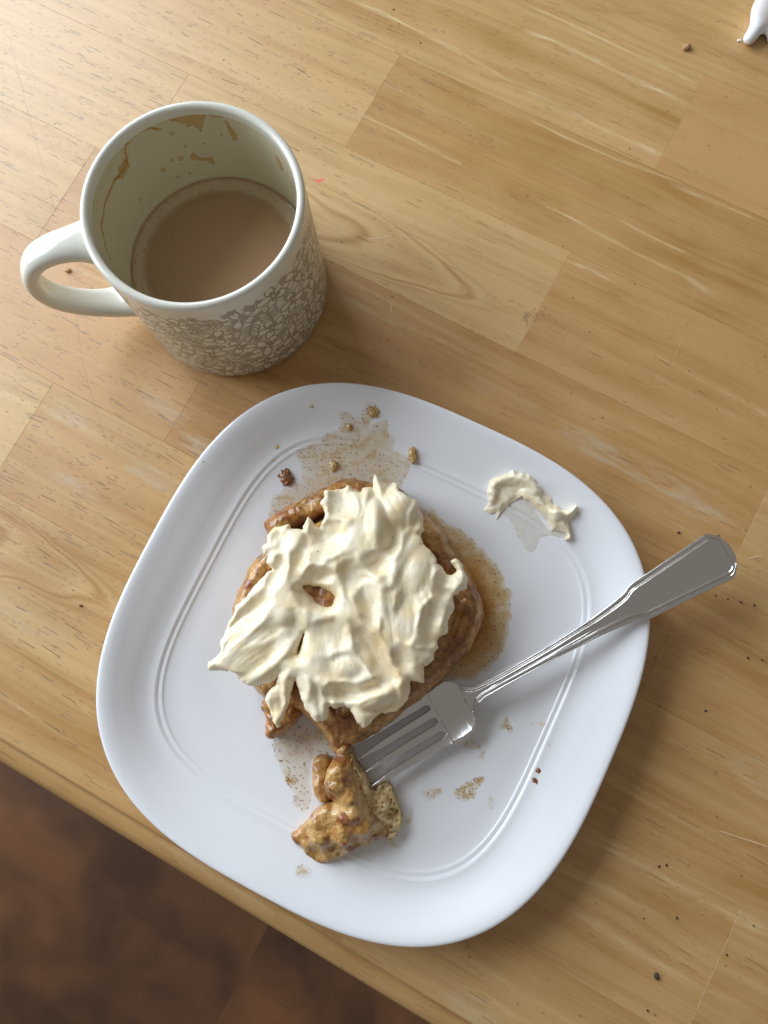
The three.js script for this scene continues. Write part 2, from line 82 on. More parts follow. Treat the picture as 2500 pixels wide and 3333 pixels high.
function polySd(poly, x, z) {            // signed distance to a closed outline, negative inside
  let d = 1e9, inside = false;
  for (let i = 0, j = poly.length - 1; i < poly.length; j = i++) {
    const [ax, az] = poly[j], [bx, bz] = poly[i], ex = bx - ax, ez = bz - az, wx = x - ax, wz = z - az;
    const t = clamp((wx * ex + wz * ez) / (ex * ex + ez * ez + 1e-9)), qx = wx - ex * t, qz = wz - ez * t;
    d = Math.min(d, qx * qx + qz * qz);
    if ((az > z) !== (bz > z) && x < ((bx - ax) * (z - az)) / (bz - az) + ax) inside = !inside;
  }
  return inside ? -Math.sqrt(d) : Math.sqrt(d);
}
function lineDist(pts, x, z) {           // [distance, side, part of the way]
  let best = 1e9, side = 1, way = 0;
  for (let i = 0; i + 1 < pts.length; i++) {
    const [ax, az] = pts[i], [bx, bz] = pts[i + 1], ex = bx - ax, ez = bz - az, wx = x - ax, wz = z - az;
    const t = clamp((wx * ex + wz * ez) / (ex * ex + ez * ez + 1e-9)), qx = wx - ex * t, qz = wz - ez * t, d = qx * qx + qz * qz;
    if (d < best) { best = d; side = ex * wz - ez * wx > 0 ? 1 : -1; way = (i + t) / (pts.length - 1); }
  }
  return [Math.sqrt(best), side, way];
}
function smoothLoop(pts, n) { const c = new THREE.CatmullRomCurve3(pts.map((p) => new THREE.Vector3(p[0], 0, p[1])), true, 'catmullrom', 0.5); return c.getPoints(n).slice(0, n).map((v) => [v.x, v.z]); }
const centre = (pts) => { const x = pts.map((p) => p[0]), z = pts.map((p) => p[1]); return [(Math.min(...x) + Math.max(...x)) / 2, (Math.min(...z) + Math.max(...z)) / 2]; };

// closed surface of a field that is negative inside; column(x, z) gives the field along y
function surfaceNets(x0, x1, y0, y1, z0, z1, h, column, color) {
  const nx = Math.ceil((x1 - x0) / h) + 1, ny = Math.ceil((y1 - y0) / h) + 1, nz = Math.ceil((z1 - z0) / h) + 1;
  const F = new Float32Array(nx * ny * nz), at = (i, j, k) => (i * nz + k) * ny + j;
  for (let i = 0; i < nx; i++) for (let k = 0; k < nz; k++) { const f = column(x0 + i * h, z0 + k * h); const o = at(i, 0, k); if (!f) { F.fill(1, o, o + ny); continue; } for (let j = 0; j < ny; j++) F[o + j] = f(y0 + j * h); }
  const id = new Int32Array(nx * ny * nz).fill(-1), pos = [], idx = [];
  const C = [[0, 0, 0], [1, 0, 0], [0, 1, 0], [1, 1, 0], [0, 0, 1], [1, 0, 1], [0, 1, 1], [1, 1, 1]], E = [[0, 1], [2, 3], [4, 5], [6, 7], [0, 2], [1, 3], [4, 6], [5, 7], [0, 4], [1, 5], [2, 6], [3, 7]];
  const v = new Float32Array(8);
  for (let i = 0; i + 1 < nx; i++) for (let k = 0; k + 1 < nz; k++) for (let j = 0; j + 1 < ny; j++) {
    let m = 0;
    for (let c = 0; c < 8; c++) { v[c] = F[at(i + C[c][0], j + C[c][1], k + C[c][2])]; if (v[c] < 0) m++; }
    if (m === 0 || m === 8) continue;
    let px = 0, py = 0, pz = 0, n = 0;
    for (const [a, b] of E) {
      if ((v[a] < 0) === (v[b] < 0)) continue;
      const t = v[a] / (v[a] - v[b]);
      px += mix(C[a][0], C[b][0], t); py += mix(C[a][1], C[b][1], t); pz += mix(C[a][2], C[b][2], t); n++;
    }
    id[at(i, j, k)] = pos.length / 3;
    pos.push(x0 + (i + px / n) * h, y0 + (j + py / n) * h, z0 + (k + pz / n) * h);
  }
  const quad = (a, b, c, d, flip) => { if (a < 0 || b < 0 || c < 0 || d < 0) return; flip ? idx.push(a, c, b, a, d, c) : idx.push(a, b, c, a, c, d); };
  for (let i = 1; i + 1 < nx; i++) for (let k = 1; k + 1 < nz; k++) for (let j = 1; j + 1 < ny; j++) {
    const s = F[at(i, j, k)] < 0;
    if (s !== F[at(i + 1, j, k)] < 0) quad(id[at(i, j - 1, k - 1)], id[at(i, j, k - 1)], id[at(i, j, k)], id[at(i, j - 1, k)], !s);
    if (s !== F[at(i, j + 1, k)] < 0) quad(id[at(i - 1, j, k - 1)], id[at(i - 1, j, k)], id[at(i, j, k)], id[at(i, j, k - 1)], !s);
    if (s !== F[at(i, j, k + 1)] < 0) quad(id[at(i - 1, j - 1, k)], id[at(i, j - 1, k)], id[at(i, j, k)], id[at(i - 1, j, k)], !s);
  }
  return meshData(pos, idx, color);
}
function meshData(pos, idx, color, uv) {
  const g = new THREE.BufferGeometry();
  if (color) { const c = new Float32Array(pos.length); for (let i = 0; i < pos.length; i += 3) c.set(color(pos[i], pos[i + 1], pos[i + 2]), i); g.setAttribute('color', new THREE.BufferAttribute(c, 3)); }
  g.setAttribute('position', new THREE.BufferAttribute(Float32Array.from(pos, (p) => p * MM), 3));
  if (uv) g.setAttribute('uv', new THREE.BufferAttribute(Float32Array.from(uv), 2));
  g.setIndex(idx);
  g.computeVertexNormals();
  return g;
}
// a surface turned round the y axis from [radius, height] points, u round and v from first to last by length
function turned(profile, segments = 128) {
  const len = [0]; for (let i = 1; i < profile.length; i++) len.push(len[i - 1] + Math.hypot(profile[i][0] - profile[i - 1][0], profile[i][1] - profile[i - 1][1]));
  const pos = [], uv = [], idx = [], n = profile.length;
  for (let s = 0; s <= segments; s++) { const p = (s / segments) * Math.PI * 2; profile.forEach(([r, y], i) => { pos.push(r * Math.sin(p), y, r * Math.cos(p)); uv.push(s / segments, len[i] / len[n - 1]); }); }
  for (let s = 0; s < segments; s++) for (let i = 0; i + 1 < n; i++) { const a = s * n + i, b = a + n; idx.push(a, b, a + 1, b, b + 1, a + 1); }
  const g = meshData(pos, idx, null, uv);
  const N = g.attributes.normal; // close the seam
  for (let i = 0; i < n; i++) { const a = i, b = segments * n + i, v = new THREE.Vector3(N.getX(a) + N.getX(b), N.getY(a) + N.getY(b), N.getZ(a) + N.getZ(b)).normalize(); N.setXYZ(a, v.x, v.y, v.z); N.setXYZ(b, v.x, v.y, v.z); }
  return g;
}
const taken = {};
function numbered(name) { const k = taken[name] = (taken[name] ?? -1) + 1; return k ? `${name}_${String(k).padStart(3, '0')}` : name; }
function describe(o, label, category, group, kind) { if (label) o.userData.label = label; if (category) o.userData.category = category; if (group) o.userData.group = group; if (kind) o.userData.kind = kind; return o; }
function thing(name, label, category, at = [0, 0, 0], group) { const o = new THREE.Group(); o.name = numbered(name); o.position.set(at[0] * MM, at[1] * MM, at[2] * MM); scene.add(o); return describe(o, label, category, group); }
function part(parent, name, geometry, material, base) {
  if (base) geometry.translate(-base[0] * MM, -base[1] * MM, -base[2] * MM);
  const m = new THREE.Mesh(geometry, material); m.name = name; m.castShadow = m.receiveShadow = true; parent.add(m); return m;
}
function single(name, geometry, material, label, category, at, group, kind) {
  const m = part(scene, numbered(name), geometry, material, at); m.position.set(at[0] * MM, at[1] * MM, at[2] * MM);
  return describe(m, label, category, group, kind);
}
const rgb = (r, g, b) => new THREE.Color().setRGB(r, g, b);
const std = (o) => new THREE.MeshPhysicalMaterial(o);
function canvas(w, h) { const c = document.createElement('canvas'); c.width = w; c.height = h; return c; }
function texture(c, srgb = true) { const t = new THREE.CanvasTexture(c); if (srgb) t.colorSpace = THREE.SRGBColorSpace; t.wrapS = t.wrapT = THREE.RepeatWrapping; t.magFilter = THREE.LinearFilter; t.anisotropy = 8; return t; }
const toSrgb = (x) => 255 * (x <= 0.0031308 ? 12.92 * x : 1.055 * Math.pow(clamp(x), 1 / 2.4) - 0.055);

// ---------------------------------------------------------------- the floor under the table
{
  const S = 1024, c = canvas(S, S), x = c.getContext('2d'), im = x.createImageData(S, S);
  for (let j = 0; j < S; j++) for (let i = 0; i < S; i++) {
    const u = i / S * 6, v = j / S * 6;
    const m = fbm(u * 0.5 + fbm(u * 0.4, v * 0.4, 8) * 1.6, v * 0.9, 1, 4), d = fbm(u * 1.6, v * 1.6, 4, 4), f = noise(u * 60, v * 60, 2);
    let k = mix3([0.062, 0.027, 0.012], [0.205, 0.086, 0.031], clamp(0.45 + m * 1.7));
    k = mix3(k, [0.06, 0.025, 0.012], clamp(0.15 + d * 1.4));
    const s = 1 + f * 0.08;
    im.data.set([toSrgb(k[0] * s), toSrgb(k[1] * s), toSrgb(k[2] * s), 255], (j * S + i) * 4);
  }
  x.putImageData(im, 0, 0);
  const floor = new THREE.Group(); floor.name = 'floor'; floor.userData.kind = 'structure'; floor.rotation.y = -28 * Math.PI / 180; floor.position.y = -0.72; scene.add(floor);
  const R = rng(5), size = 363, tones = [[1, 1, 1], [0.95, 0.94, 0.94], [1.05, 1.04, 1.03], [0.92, 0.9, 0.9]];
  const mats = tones.map((t) => std({ map: texture(c), color: rgb(...t), roughness: 0.42 }));
  const tile = (A, B) => { const g = new RoundedBoxGeometry((size - 0.12) * MM, 0.012, (size - 0.12) * MM, 1, 0.0001), p = g.attributes.position, u = g.attributes.uv; for (let i = 0; i < p.count; i++) u.setXY(i, p.getX(i) / 0.8 + A / 800, p.getZ(i) / 0.8 + B / 800); return g; };
  for (let i = -5; i < 5; i++) for (let j = -4; j < 6; j++) {
    const a = -15 - size / 2 + i * size, b = 484 - size / 2 + j * size;
    const m = part(floor, 'floor_tile', tile(a, b), mats[Math.floor(R() * 4)]);
    m.position.set(a * MM, -0.006, b * MM);
  }
  const bed = part(floor, 'grout', new THREE.BoxGeometry(4.2, 0.02, 4.2), std({ color: rgb(0.09, 0.05, 0.03), roughness: 0.9 })); bed.position.y = -0.0125;
}

// ---------------------------------------------------------------- the wooden table: glued-up boards and a moulded edge
const ROWS = [-724, -666, -608, -550, -492, -433.6, -375.3, -317.3, -258.8, -200.8, -142.9, -84.7, -26.4, 31.9, 90, 125.7];
const JOINTS = { '-375.3': [-250, 60], '-317.3': [-5], '-258.8': [-147.5, 140], '-200.8': [-240.5, -22.5], '-142.9': [-262, 108], '-84.7': [-150.1, 95.8], '-26.4': [-213.3, 60], '31.9': [-96, 170], '90': [-330, 30] };
const TA0 = -380, TA1 = 230, TB0 = -375.3, TB1 = 141;
{
  const W = 2048, Hh = 1734, sx = W / (TA1 - TA0), sy = Hh / (TB1 - TB0), c = canvas(W, Hh), x = c.getContext('2d'), im = x.createImageData(W, Hh);
  const tones = {};                              // per board: [pale 0..1, reddish 0..1, figure strength]
  const setTone = (b, k, t) => { tones[b + ':' + k] = t; };
  const R = rng(77);
  ROWS.forEach((b) => { for (let k = 0; k < 4; k++) setTone(b, k, [0.35 + R() * 0.3, 0.3 + R() * 0.3, 0.8 + R() * 0.4]); });
  setTone(-317.3, 0, [0.5, 0.3, 1]); setTone(-317.3, 1, [0.56, 0.95, 0.4]); setTone(-258.8, 0, [0.72, 0.5, 0.9]); setTone(-258.8, 1, [0.30, 0.25, 0.7]);
  setTone(-200.8, 0, [0.76, 0.5, 1]); setTone(-200.8, 1, [0.72, 0.25, 0.8]); setTone(-200.8, 2, [0.40, 0.75, 0.9]); setTone(-142.9, 0, [0.68, 0.55, 1]); setTone(-142.9, 1, [0.30, 0.7, 1.1]); setTone(-142.9, 2, [0.58, 0.4, 0.9]);
  setTone(-84.7, 0, [0.46, 0.95, 0.6]); setTone(-84.7, 1, [0.28, 0.75, 1.2]); setTone(-84.7, 2, [0.3, 0.5, 1]); setTone(-26.4, 0, [0.9, 0.4, 1.1]); setTone(-26.4, 1, [0.48, 0.5, 0.9]); setTone(31.9, 0, [0.55, 0.35, 1.2]); setTone(31.9, 1, [0.4, 0.45, 1]); setTone(90, 0, [0.36, 0.4, 1]); setTone(90, 1, [0.34, 0.45, 1]);
  const FIGURES = [[-200.8, 1, -40, -160, 17, 105], [31.9, 0, -122, 52, 16, 80]];   // nested arches: [row, board, tip, middle, half width, how far they reach back]
  const board = (a, b) => { let r = 0; while (r + 2 < ROWS.length && b >= ROWS[r + 1]) r++; const js = JOINTS[String(ROWS[r])] ?? []; let k = 0; while (k < js.length && a >= js[k]) k++; return [ROWS[r], k, r * 7 + k]; };
  for (let j = 0; j < Hh; j++) for (let i = 0; i < W; i++) {
    const a = TA0 + (i + 0.5) / sx, b = TB0 + (j + 0.5) / sy, [row, k, seed] = board(a, b), [pale, red, fig] = tones[row + ':' + k];
    const bend = fbm(a / 130, b / 45, seed * 3.1, 2) * 11, bb = b + bend;
    const band = fbm(a / 420, bb / 6.5, seed + 0.5, 3), streak = fbm(a / 110, bb / 1.5, seed + 20.5, 3), fibre = noise(a / 9, bb / 0.42, seed + 40), fine = noise(a / 3.2, bb / 0.9, seed + 60), cloud = fbm(a / 45, b / 22, seed + 80, 3);
    let figure = 0;
    for (const [fr, fk, a0, b0, w, L] of FIGURES) if (fr === row && fk === k) { const q = (b - b0 + fbm(a / 60, b / 25, 7, 2) * 7) / w, f = a - a0 + L * q * q + fbm(a / 25, b / 14, 9, 2) * 16, sharp = f < 10 ? Math.sin(Math.sqrt(Math.max(0, 12 - f)) * 1.5) : 0; figure = -0.75 * Math.pow(Math.max(0, sharp), 6) + 0.2 * sharp; }
    const ray = noise(a / 0.9, b / 0.5, 7.7);
    const t = clamp(pale + fig * (band * 0.62 + streak * 0.3) + fibre * 0.035 + fine * 0.035 + cloud * 0.4 + ray * 0.03 + figure);
    let col = mix3([0.38, 0.19, 0.046], [0.65, 0.45, 0.20], t);
    col = mix3(col, [0.56, 0.30, 0.115], clamp(red * 0.6 + cloud * 0.5));
    im.data.set([toSrgb(col[0]), toSrgb(col[1]), toSrgb(col[2]), 255], (j * W + i) * 4);
  }
  x.putImageData(im, 0, 0);
  const bc = canvas(W, Hh), y = bc.getContext('2d'); y.fillStyle = '#c8c8c8'; y.fillRect(0, 0, W, Hh);
  const X = (a) => (a - TA0) * sx, Y = (b) => (b - TB0) * sy;
  const path = (q, pts) => { q.beginPath(); pts.forEach(([a, b], i) => { if (!i) return q.moveTo(X(a), Y(b)); const [pa, pb] = pts[i - 1]; q.quadraticCurveTo(X(pa), Y(pb), X((pa + a) / 2), Y((pb + b) / 2)); if (i === pts.length - 1) q.lineTo(X(a), Y(b)); }); };
  x.lineCap = y.lineCap = 'round'; x.lineJoin = 'round';
  // bands of paler and darker wood
  const Q = rng(31);
  const along = (pts, t) => { const f = t * (pts.length - 1), i = Math.min(pts.length - 2, Math.floor(f)), [a0, b0] = pts[i], [a1, b1] = pts[i + 1]; return [mix(a0, a1, f - i), mix(b0, b1, f - i), Math.atan2(b1 - b0, a1 - a0)]; };
  const brush = (pts, wd, alpha, cols, over) => {        // many short soft strokes along a figure line of the grain
    let len = 0; for (let i = 1; i < pts.length; i++) len += Math.hypot(pts[i][0] - pts[i - 1][0], pts[i][1] - pts[i - 1][1]);
    for (let n = 0; n < len * over; n++) {
      const t = Q(), [a, b, an] = along(pts, t), l = 3 + Q() * 9, off = (Q() + Q() + Q() - 1.5) * wd * 1.1 * (0.7 + noise(a / 12, b / 12, 3)), fade = step(0, 0.12, t) * step(1, 0.88, t);
      x.globalAlpha = alpha * fade * (0.4 + Q()); x.strokeStyle = cols[Math.floor(Q() * cols.length)]; x.lineWidth = sx * (0.25 + Q() * wd * 0.45);
      const ca = Math.cos(an) * l / 2, cb = Math.sin(an) * l / 2; x.beginPath(); x.moveTo(X(a - ca - off * Math.sin(an)), Y(b - cb + off * Math.cos(an))); x.lineTo(X(a + ca - off * Math.sin(an)), Y(b + cb + off * Math.cos(an))); x.stroke();
    }
  };
  for (const [pts, wd, k] of STREAK) brush(pts, wd * 1.15, 0.06 * Math.abs(k), k > 0 ? ['#e4cda0', '#dcc08c', '#ead9b4'] : ['#a2733f', '#96683a'], 3.2);
  // long bands that run the length of a board
  for (let n = 0; n < 170; n++) { const a = mix(TA0, TA1, Q()), b = mix(TB0, TB1, Q()), l = 60 + Q() * 160, s = (Q() - 0.5) * 0.09; brush([[a, b], [a + l / 2, b + l * s / 2 + Q() - 0.5], [a + l, b + l * s]], 0.7 + Q() * 2.2, 0.025 + Q() * 0.03, Q() < 0.5 ? ['#dcc494', '#d6b884'] : ['#a2733f', '#96683a', '#8a5e30'], 1.1); }
  // worn and bleached patches, made of many short strokes along the grain
  for (const [a0, b0, la, lb, s] of WORN) for (let n = 0; n < 260; n++) {
    const th = Q() * 6.283, r = Math.sqrt(Q()), a = a0 + Math.cos(th) * r * la * 1.25 + noise(th, r * 3, a0) * 6, b = b0 + Math.sin(th) * r * lb + noise(th, r * 3, b0) * 4, l = 2 + Q() * 9;
    x.globalAlpha = 0.085 * s * (1.15 - r * 0.8); x.strokeStyle = Q() < 0.5 ? '#c9b89c' : '#c4b7a6'; x.lineWidth = sx * (0.5 + Q() * 1.3); x.beginPath(); x.moveTo(X(a - l / 2), Y(b)); x.lineTo(X(a + l / 2), Y(b + Q() - 0.5)); x.stroke();
  }
  // pores: short dark dashes, thickest on the boards at the left
  const dash = (a, b, l, wd, dark, ang, col) => {
    const da = Math.cos(ang) * l / 2, db = Math.sin(ang) * l / 2;
    x.globalAlpha = dark; x.strokeStyle = col; x.lineWidth = wd * sx; x.beginPath(); x.moveTo(X(a - da), Y(b - db)); x.lineTo(X(a + da), Y(b + db)); x.stroke();
    y.globalAlpha = dark; y.strokeStyle = '#303030'; y.lineWidth = wd * sx * 1.1; y.beginPath(); y.moveTo(X(a - da), Y(b - db)); y.lineTo(X(a + da), Y(b + db)); y.stroke();
  };
  for (let n = 0; n < 24000; n++) {
    const a = mix(TA0, TA1, Q()), b = mix(TB0, TB1, Q()), [row, k, seed] = board(a, b);
    const dens = clamp(0.2 + fbm(a / 60, b / 7, seed + 3, 3) * 2.4 + step(20, -190, a) * 0.6 - (a > -147 && b < -201 ? 0.22 : 0)) * (row === -200.8 && k === 1 ? 0.6 : 1);
    if (Q() > dens) continue;
    const big = Q() < 0.12, l = big ? 3 + Q() * 7 : 0.7 + Q() * 3.0 * Q(), blue = a < -120 && Q() < 0.55;
    dash(a, b, l, big ? 0.32 : 0.17 + Q() * 0.2, ((big ? 0.4 : 0.24) + Q() * 0.3) * (0.72 + 0.5 * step(-60, -200, a)), (noise(a / 70, b / 30, seed) + noise(a / 20, b / 8, seed)) * 0.14, blue ? '#65584f' : Q() < 0.4 ? '#5a3a1c' : '#7a5228');
  }
  for (let n = 0; n < 900; n++) { const a = mix(TA0, TA1, Q()), b = mix(TB0, TB1, Q()); dash(a, b, 8 + Q() * 22, 0.14, 0.10 + Q() * 0.16, noise(a / 60, b / 30, 5) * 0.12, '#6b4522'); }
  for (let n = 0; n < 520; n++) { const a = mix(TA0, TA1, Q()), b = mix(TB0, TB1, Q()), r = 0.12 + Q() * 0.3; x.globalAlpha = 0.35 + Q() * 0.35; x.fillStyle = Q() < 0.6 ? '#5b4026' : '#3d2b1d'; x.beginPath(); x.ellipse(X(a), Y(b), r * sx * 1.5, r * sx, 0, 0, 7); x.fill(); }
  // use marks: scratches, nicks, a red pen mark, a brown stain
  for (let n = 0; n < 130; n++) { const a = mix(TA0, TA1, Q()), b = mix(TB0, TB1, Q()), an = Q() * 6.3, l = 4 + Q() * 26; x.globalAlpha = 0.12 + Q() * 0.16; x.strokeStyle = Q() < 0.6 ? '#e8d6b4' : '#7d5a34'; x.lineWidth = sx * (0.12 + Q() * 0.16); x.beginPath(); x.moveTo(X(a), Y(b)); x.quadraticCurveTo(X(a + Math.cos(an) * l / 2 + Q() * 2), Y(b + Math.sin(an) * l / 2), X(a + Math.cos(an) * l), Y(b + Math.sin(an) * l)); x.stroke(); }
  x.globalAlpha = 0.5; x.strokeStyle = '#6f5a48'; x.lineWidth = sx * 0.28; for (const p of SCR) { path(x, p); x.stroke(); }
  for (const p of NICK) { x.globalAlpha = 0.65; x.strokeStyle = '#e6d3ae'; x.lineWidth = sx * 0.5; path(x, p); x.stroke(); x.globalAlpha = 0.4; x.strokeStyle = '#6b4a2b'; x.lineWidth = sx * 0.25; path(x, p.map(([a, b]) => [a, b + 0.5])); x.stroke(); }
  x.globalAlpha = 0.85; x.strokeStyle = '#ff4a5c'; x.lineWidth = sx * 0.75; path(x, [RED[0], RED[1], RED[2]]); x.stroke(); path(x, [RED[1], RED[3]]); x.stroke();
  for (let n = 0; n < 70; n++) { const p = MARK[Math.floor(Q() * MARK.length)]; x.globalAlpha = 0.22; x.fillStyle = '#7b5a45'; x.beginPath(); x.ellipse(X(p[0] + (Q() - 0.5) * 5), Y(p[1] + (Q() - 0.5) * 4), sx * (0.3 + Q() * 0.7), sx * (0.2 + Q() * 0.5), 0, 0, 7); x.fill(); }
  const map = texture(c), bump = texture(bc, false); for (const t of [map, bump]) { t.wrapS = t.wrapT = THREE.MirroredRepeatWrapping; t.flipY = false; }
  const wood = std({ map, bumpMap: bump, bumpScale: 0.00022, roughness: 0.42, specularIntensity: 1.0, clearcoat: 0.3, clearcoatRoughness: 0.33 });

  const table = thing('wooden_table', 'wooden table top of glued pale boards with a rounded moulded edge', 'table', [0, 0, 0]);
  table.rotation.y = -28 * Math.PI / 180;
  const uvOf = (g, a0, b0) => { const p = g.attributes.position, u = new Float32Array(p.count * 2); for (let i = 0; i < p.count; i++) { u[i * 2] = (p.getX(i) / MM + a0 - TA0) / (TA1 - TA0); u[i * 2 + 1] = (p.getZ(i) / MM + b0 - TB0) / (TB1 - TB0); } g.setAttribute('uv', new THREE.BufferAttribute(u, 2)); return g; };
  const TH = 20, ch = 0.09;
  for (let r = 0; r + 1 < ROWS.length; r++) {
    const cuts = [-640, ...(JOINTS[String(ROWS[r])] ?? [-420 + (r * 137) % 300, 40 + (r * 71) % 200]), 520].filter((q, i, all) => !i || q > all[i - 1]);
    for (let k = 0; k + 1 < cuts.length; k++) {
      const a0 = cuts[k] + 0.02, a1 = cuts[k + 1] - 0.02, b0 = ROWS[r] + 0.02, b1 = ROWS[r + 1] - 0.02, w = (a1 - a0) / 2, d = (b1 - b0) / 2;
      const ring = (o, yy) => [[-w + o, yy, -d + o], [w - o, yy, -d + o], [w - o, yy, d - o], [-w + o, yy, d - o]];
      const P = [ring(ch, 0), ring(0, -ch), ring(0, -TH)], pos = [], tri = (p, q, s) => pos.push(...p, ...q, ...s), q4 = (p, q, s, t) => { tri(p, s, q); tri(p, t, s); };
      q4(...P[0]); for (let l = 0; l < 2; l++) for (let e = 0; e < 4; e++) { const f = (e + 1) % 4; q4(P[l][f], P[l][e], P[l + 1][e], P[l + 1][f]); } q4(...P[2].slice().reverse());
      const g = meshData(pos, [...Array(pos.length / 3).keys()]);
      uvOf(g, (a0 + a1) / 2, (b0 + b1) / 2);
      const m = part(table, 'plank', g, wood); m.position.set((a0 + a1) / 2 * MM, 0, (b0 + b1) / 2 * MM);
    }
  }
  // moulded front edge
  const prof = [[125.75, -22], [125.75, -0.25], [126.1, -0.35], [126.6, -0.9], [127.0, -2.0], [127.5, -2.75], [128.4, -3.1], [130, -3.25], [132, -3.7], [134.2, -4.7], [136.1, -6.3], [137.5, -8.5], [138.2, -11.2], [138.3, -14], [137.4, -17.5], [135.5, -20], [132, -21.6], [128, -22]];
  const pos = [], uv = [], idx = []; let L = 0; const A0 = -640, A1 = 520;
  prof.forEach(([b, yy], i) => { if (i) L += Math.hypot(b - prof[i - 1][0], yy - prof[i - 1][1]); for (const a of [A0, A1]) { pos.push(a, yy, b); uv.push((a + 170 - TA0) / (TA1 - TA0), (60 + L - 20 - TB0) / (TB1 - TB0)); } if (i) { const q = (i - 1) * 2; idx.push(q, q + 2, q + 1, q + 1, q + 2, q + 3); } });
  part(table, 'edge_moulding', meshData(pos, idx, null, uv), wood);
  // the wood under the boards
  const apron = part(table, 'apron', new THREE.BoxGeometry(1.05, 0.07, 0.02), wood); apron.position.set(-0.06, -0.0555, 0.085); uvOf(apron.geometry, -60, 80);
  for (const [a, b] of [[-600, 80], [480, 80], [-600, -690], [480, -690]]) { const g = new RoundedBoxGeometry(0.055, 0.696, 0.055, 2, 0.006); uvOf(g, a, b); const leg = part(table, 'leg', g, wood); leg.position.set(a * MM, -0.3685, b * MM); }
}

// ---------------------------------------------------------------- the window that lights the table
{
  const win = thing('window', 'white framed window with four panes standing above the end of the table', 'window', [WINDOW.at[0] * 1000, WINDOW.at[1] * 1000, WINDOW.at[2] * 1000]);
  win.quaternion.copy(daylight.quaternion);
  const w = WINDOW.width, h = WINDOW.height, paint = std({ color: rgb(0.78, 0.78, 0.76), roughness: 0.5 });
  const pane = std({ color: rgb(0.1, 0.1, 0.1), emissive: rgb(...WINDOW.color), emissiveIntensity: 1, roughness: 0.2 });
  const bar = (name, bw, bh, px, py, dz = 0.05) => { const m = part(win, name, new RoundedBoxGeometry(bw, bh, 0.05, 2, 0.006), paint); m.position.set(px, py, -dz); return m; };
  // the light shines along the group's -z; the panes lie just behind it
  for (const sx of [-1, 1]) for (const sy of [-1, 1]) { const m = part(win, 'pane', new THREE.BoxGeometry(w / 2 - 0.004, h / 2 - 0.004, 0.006), pane); m.position.set(sx * w / 4, sy * h / 4, 0.008); }
  bar('frame', w + 0.16, 0.08, 0, h / 2 + 0.04); bar('frame', w + 0.16, 0.08, 0, -h / 2 - 0.04); bar('frame', 0.08, h, -w / 2 - 0.04, 0); bar('frame', 0.08, h, w / 2 + 0.04, 0);
  bar('glazing_bar', 0.05, h, 0, 0); bar('glazing_bar', w / 2 - 0.026, 0.05, -w / 4 - 0.013, 0); bar('glazing_bar', w / 2 - 0.026, 0.05, w / 4 + 0.013, 0);
}

// ---------------------------------------------------------------- the plate
const PLATE = { x: -19.4, z: 1.7, turn: 0.446 };
const plateP = (rho) => rho < 83 ? mix(2.3, 3.75, step(20, 83, rho)) : mix(3.75, 2.86, step(83, 106, rho));
const PROFILE = [[0, 5.6], [30, 5.6], [50, 5.65], [60, 6.05], [70, 7.0], [76.5, 7.5], [79.6, 8.0], [80.6, 8.3], [81.3, 8.7], [82.0, 8.8], [82.7, 8.87], [83.4, 9.28], [84.1, 9.62], [85.0, 9.74], [86.8, 10.1], [90, 11.2], [95, 13.25], [100, 15.1], [104, 16.6], [106.5, 17.35], [108.2, 17.5], [109.1, 17.1], [109.2, 16.3], [108.4, 15.4], [105, 13.9], [98, 11.2], [90, 7.6], [80, 4.8], [75.5, 3.2], [73.6, 0.6], [72.2, 0.05], [70.6, 0.05], [69.4, 1.6], [66, 2.6], [40, 2.8], [0, 2.8]];
const plateCurve = new THREE.CatmullRomCurve3(PROFILE.map(([r, y]) => new THREE.Vector3(r, y, 0)), false, 'centripetal');
const TOPSIDE = []; for (let i = 0; i <= 900; i++) { const p = plateCurve.getPoint(i / 900 * 20 / 35); TOPSIDE.push([p.x, p.y]); }
function plateY(x, z) {                        // height of the plate's upper face
  const c = Math.cos(PLATE.turn), s = Math.sin(PLATE.turn), dx = x - PLATE.x, dz = z - PLATE.z, X = Math.abs(dx * c + dz * s), Z = Math.abs(-dx * s + dz * c);
  let rho = Math.hypot(X, Z); for (let k = 0; k < 6; k++) { const p = plateP(rho); rho = Math.pow(Math.pow(X, p) + Math.pow(Z, p), 1 / p); }
  let lo = 0, hi = TOPSIDE.length - 1; while (hi - lo > 1) { const m = (lo + hi) >> 1; TOPSIDE[m][0] < rho ? lo = m : hi = m; }
  const [r0, y0] = TOPSIDE[lo], [r1, y1] = TOPSIDE[hi]; return mix(y0, y1, clamp((rho - r0) / (r1 - r0 || 1)));
}
{
  const N = 240, M = 360, pos = [], idx = [];
  for (let i = 0; i <= N; i++) {
    const p = plateCurve.getPoint(i / N), rho = Math.max(p.x, 0.01), e = plateP(rho);
    for (let j = 0; j < M; j++) { const t = j / M * Math.PI * 2, c = Math.cos(t), s = Math.sin(t), r = rho / Math.pow(Math.pow(Math.abs(c), e) + Math.pow(Math.abs(s), e), 1 / e); pos.push(r * c, p.y, r * s); }
  }
  for (let i = 0; i < N; i++) for (let j = 0; j < M; j++) { const a = i * M + j, b = i * M + (j + 1) % M; idx.push(a, b, a + M, b, b + M, a + M); }
  const plate = single('dinner_plate', meshData(pos, idx), std({ color: rgb(0.80, 0.805, 0.82), roughness: 0.11, specularIntensity: 1.0 }), 'white glazed square plate with rounded corners and a double ring, holding food', 'plate', [0, 0, 0]);
  plate.position.set(PLATE.x * MM, 0.0002, PLATE.z * MM); plate.rotation.y = -PLATE.turn;
}

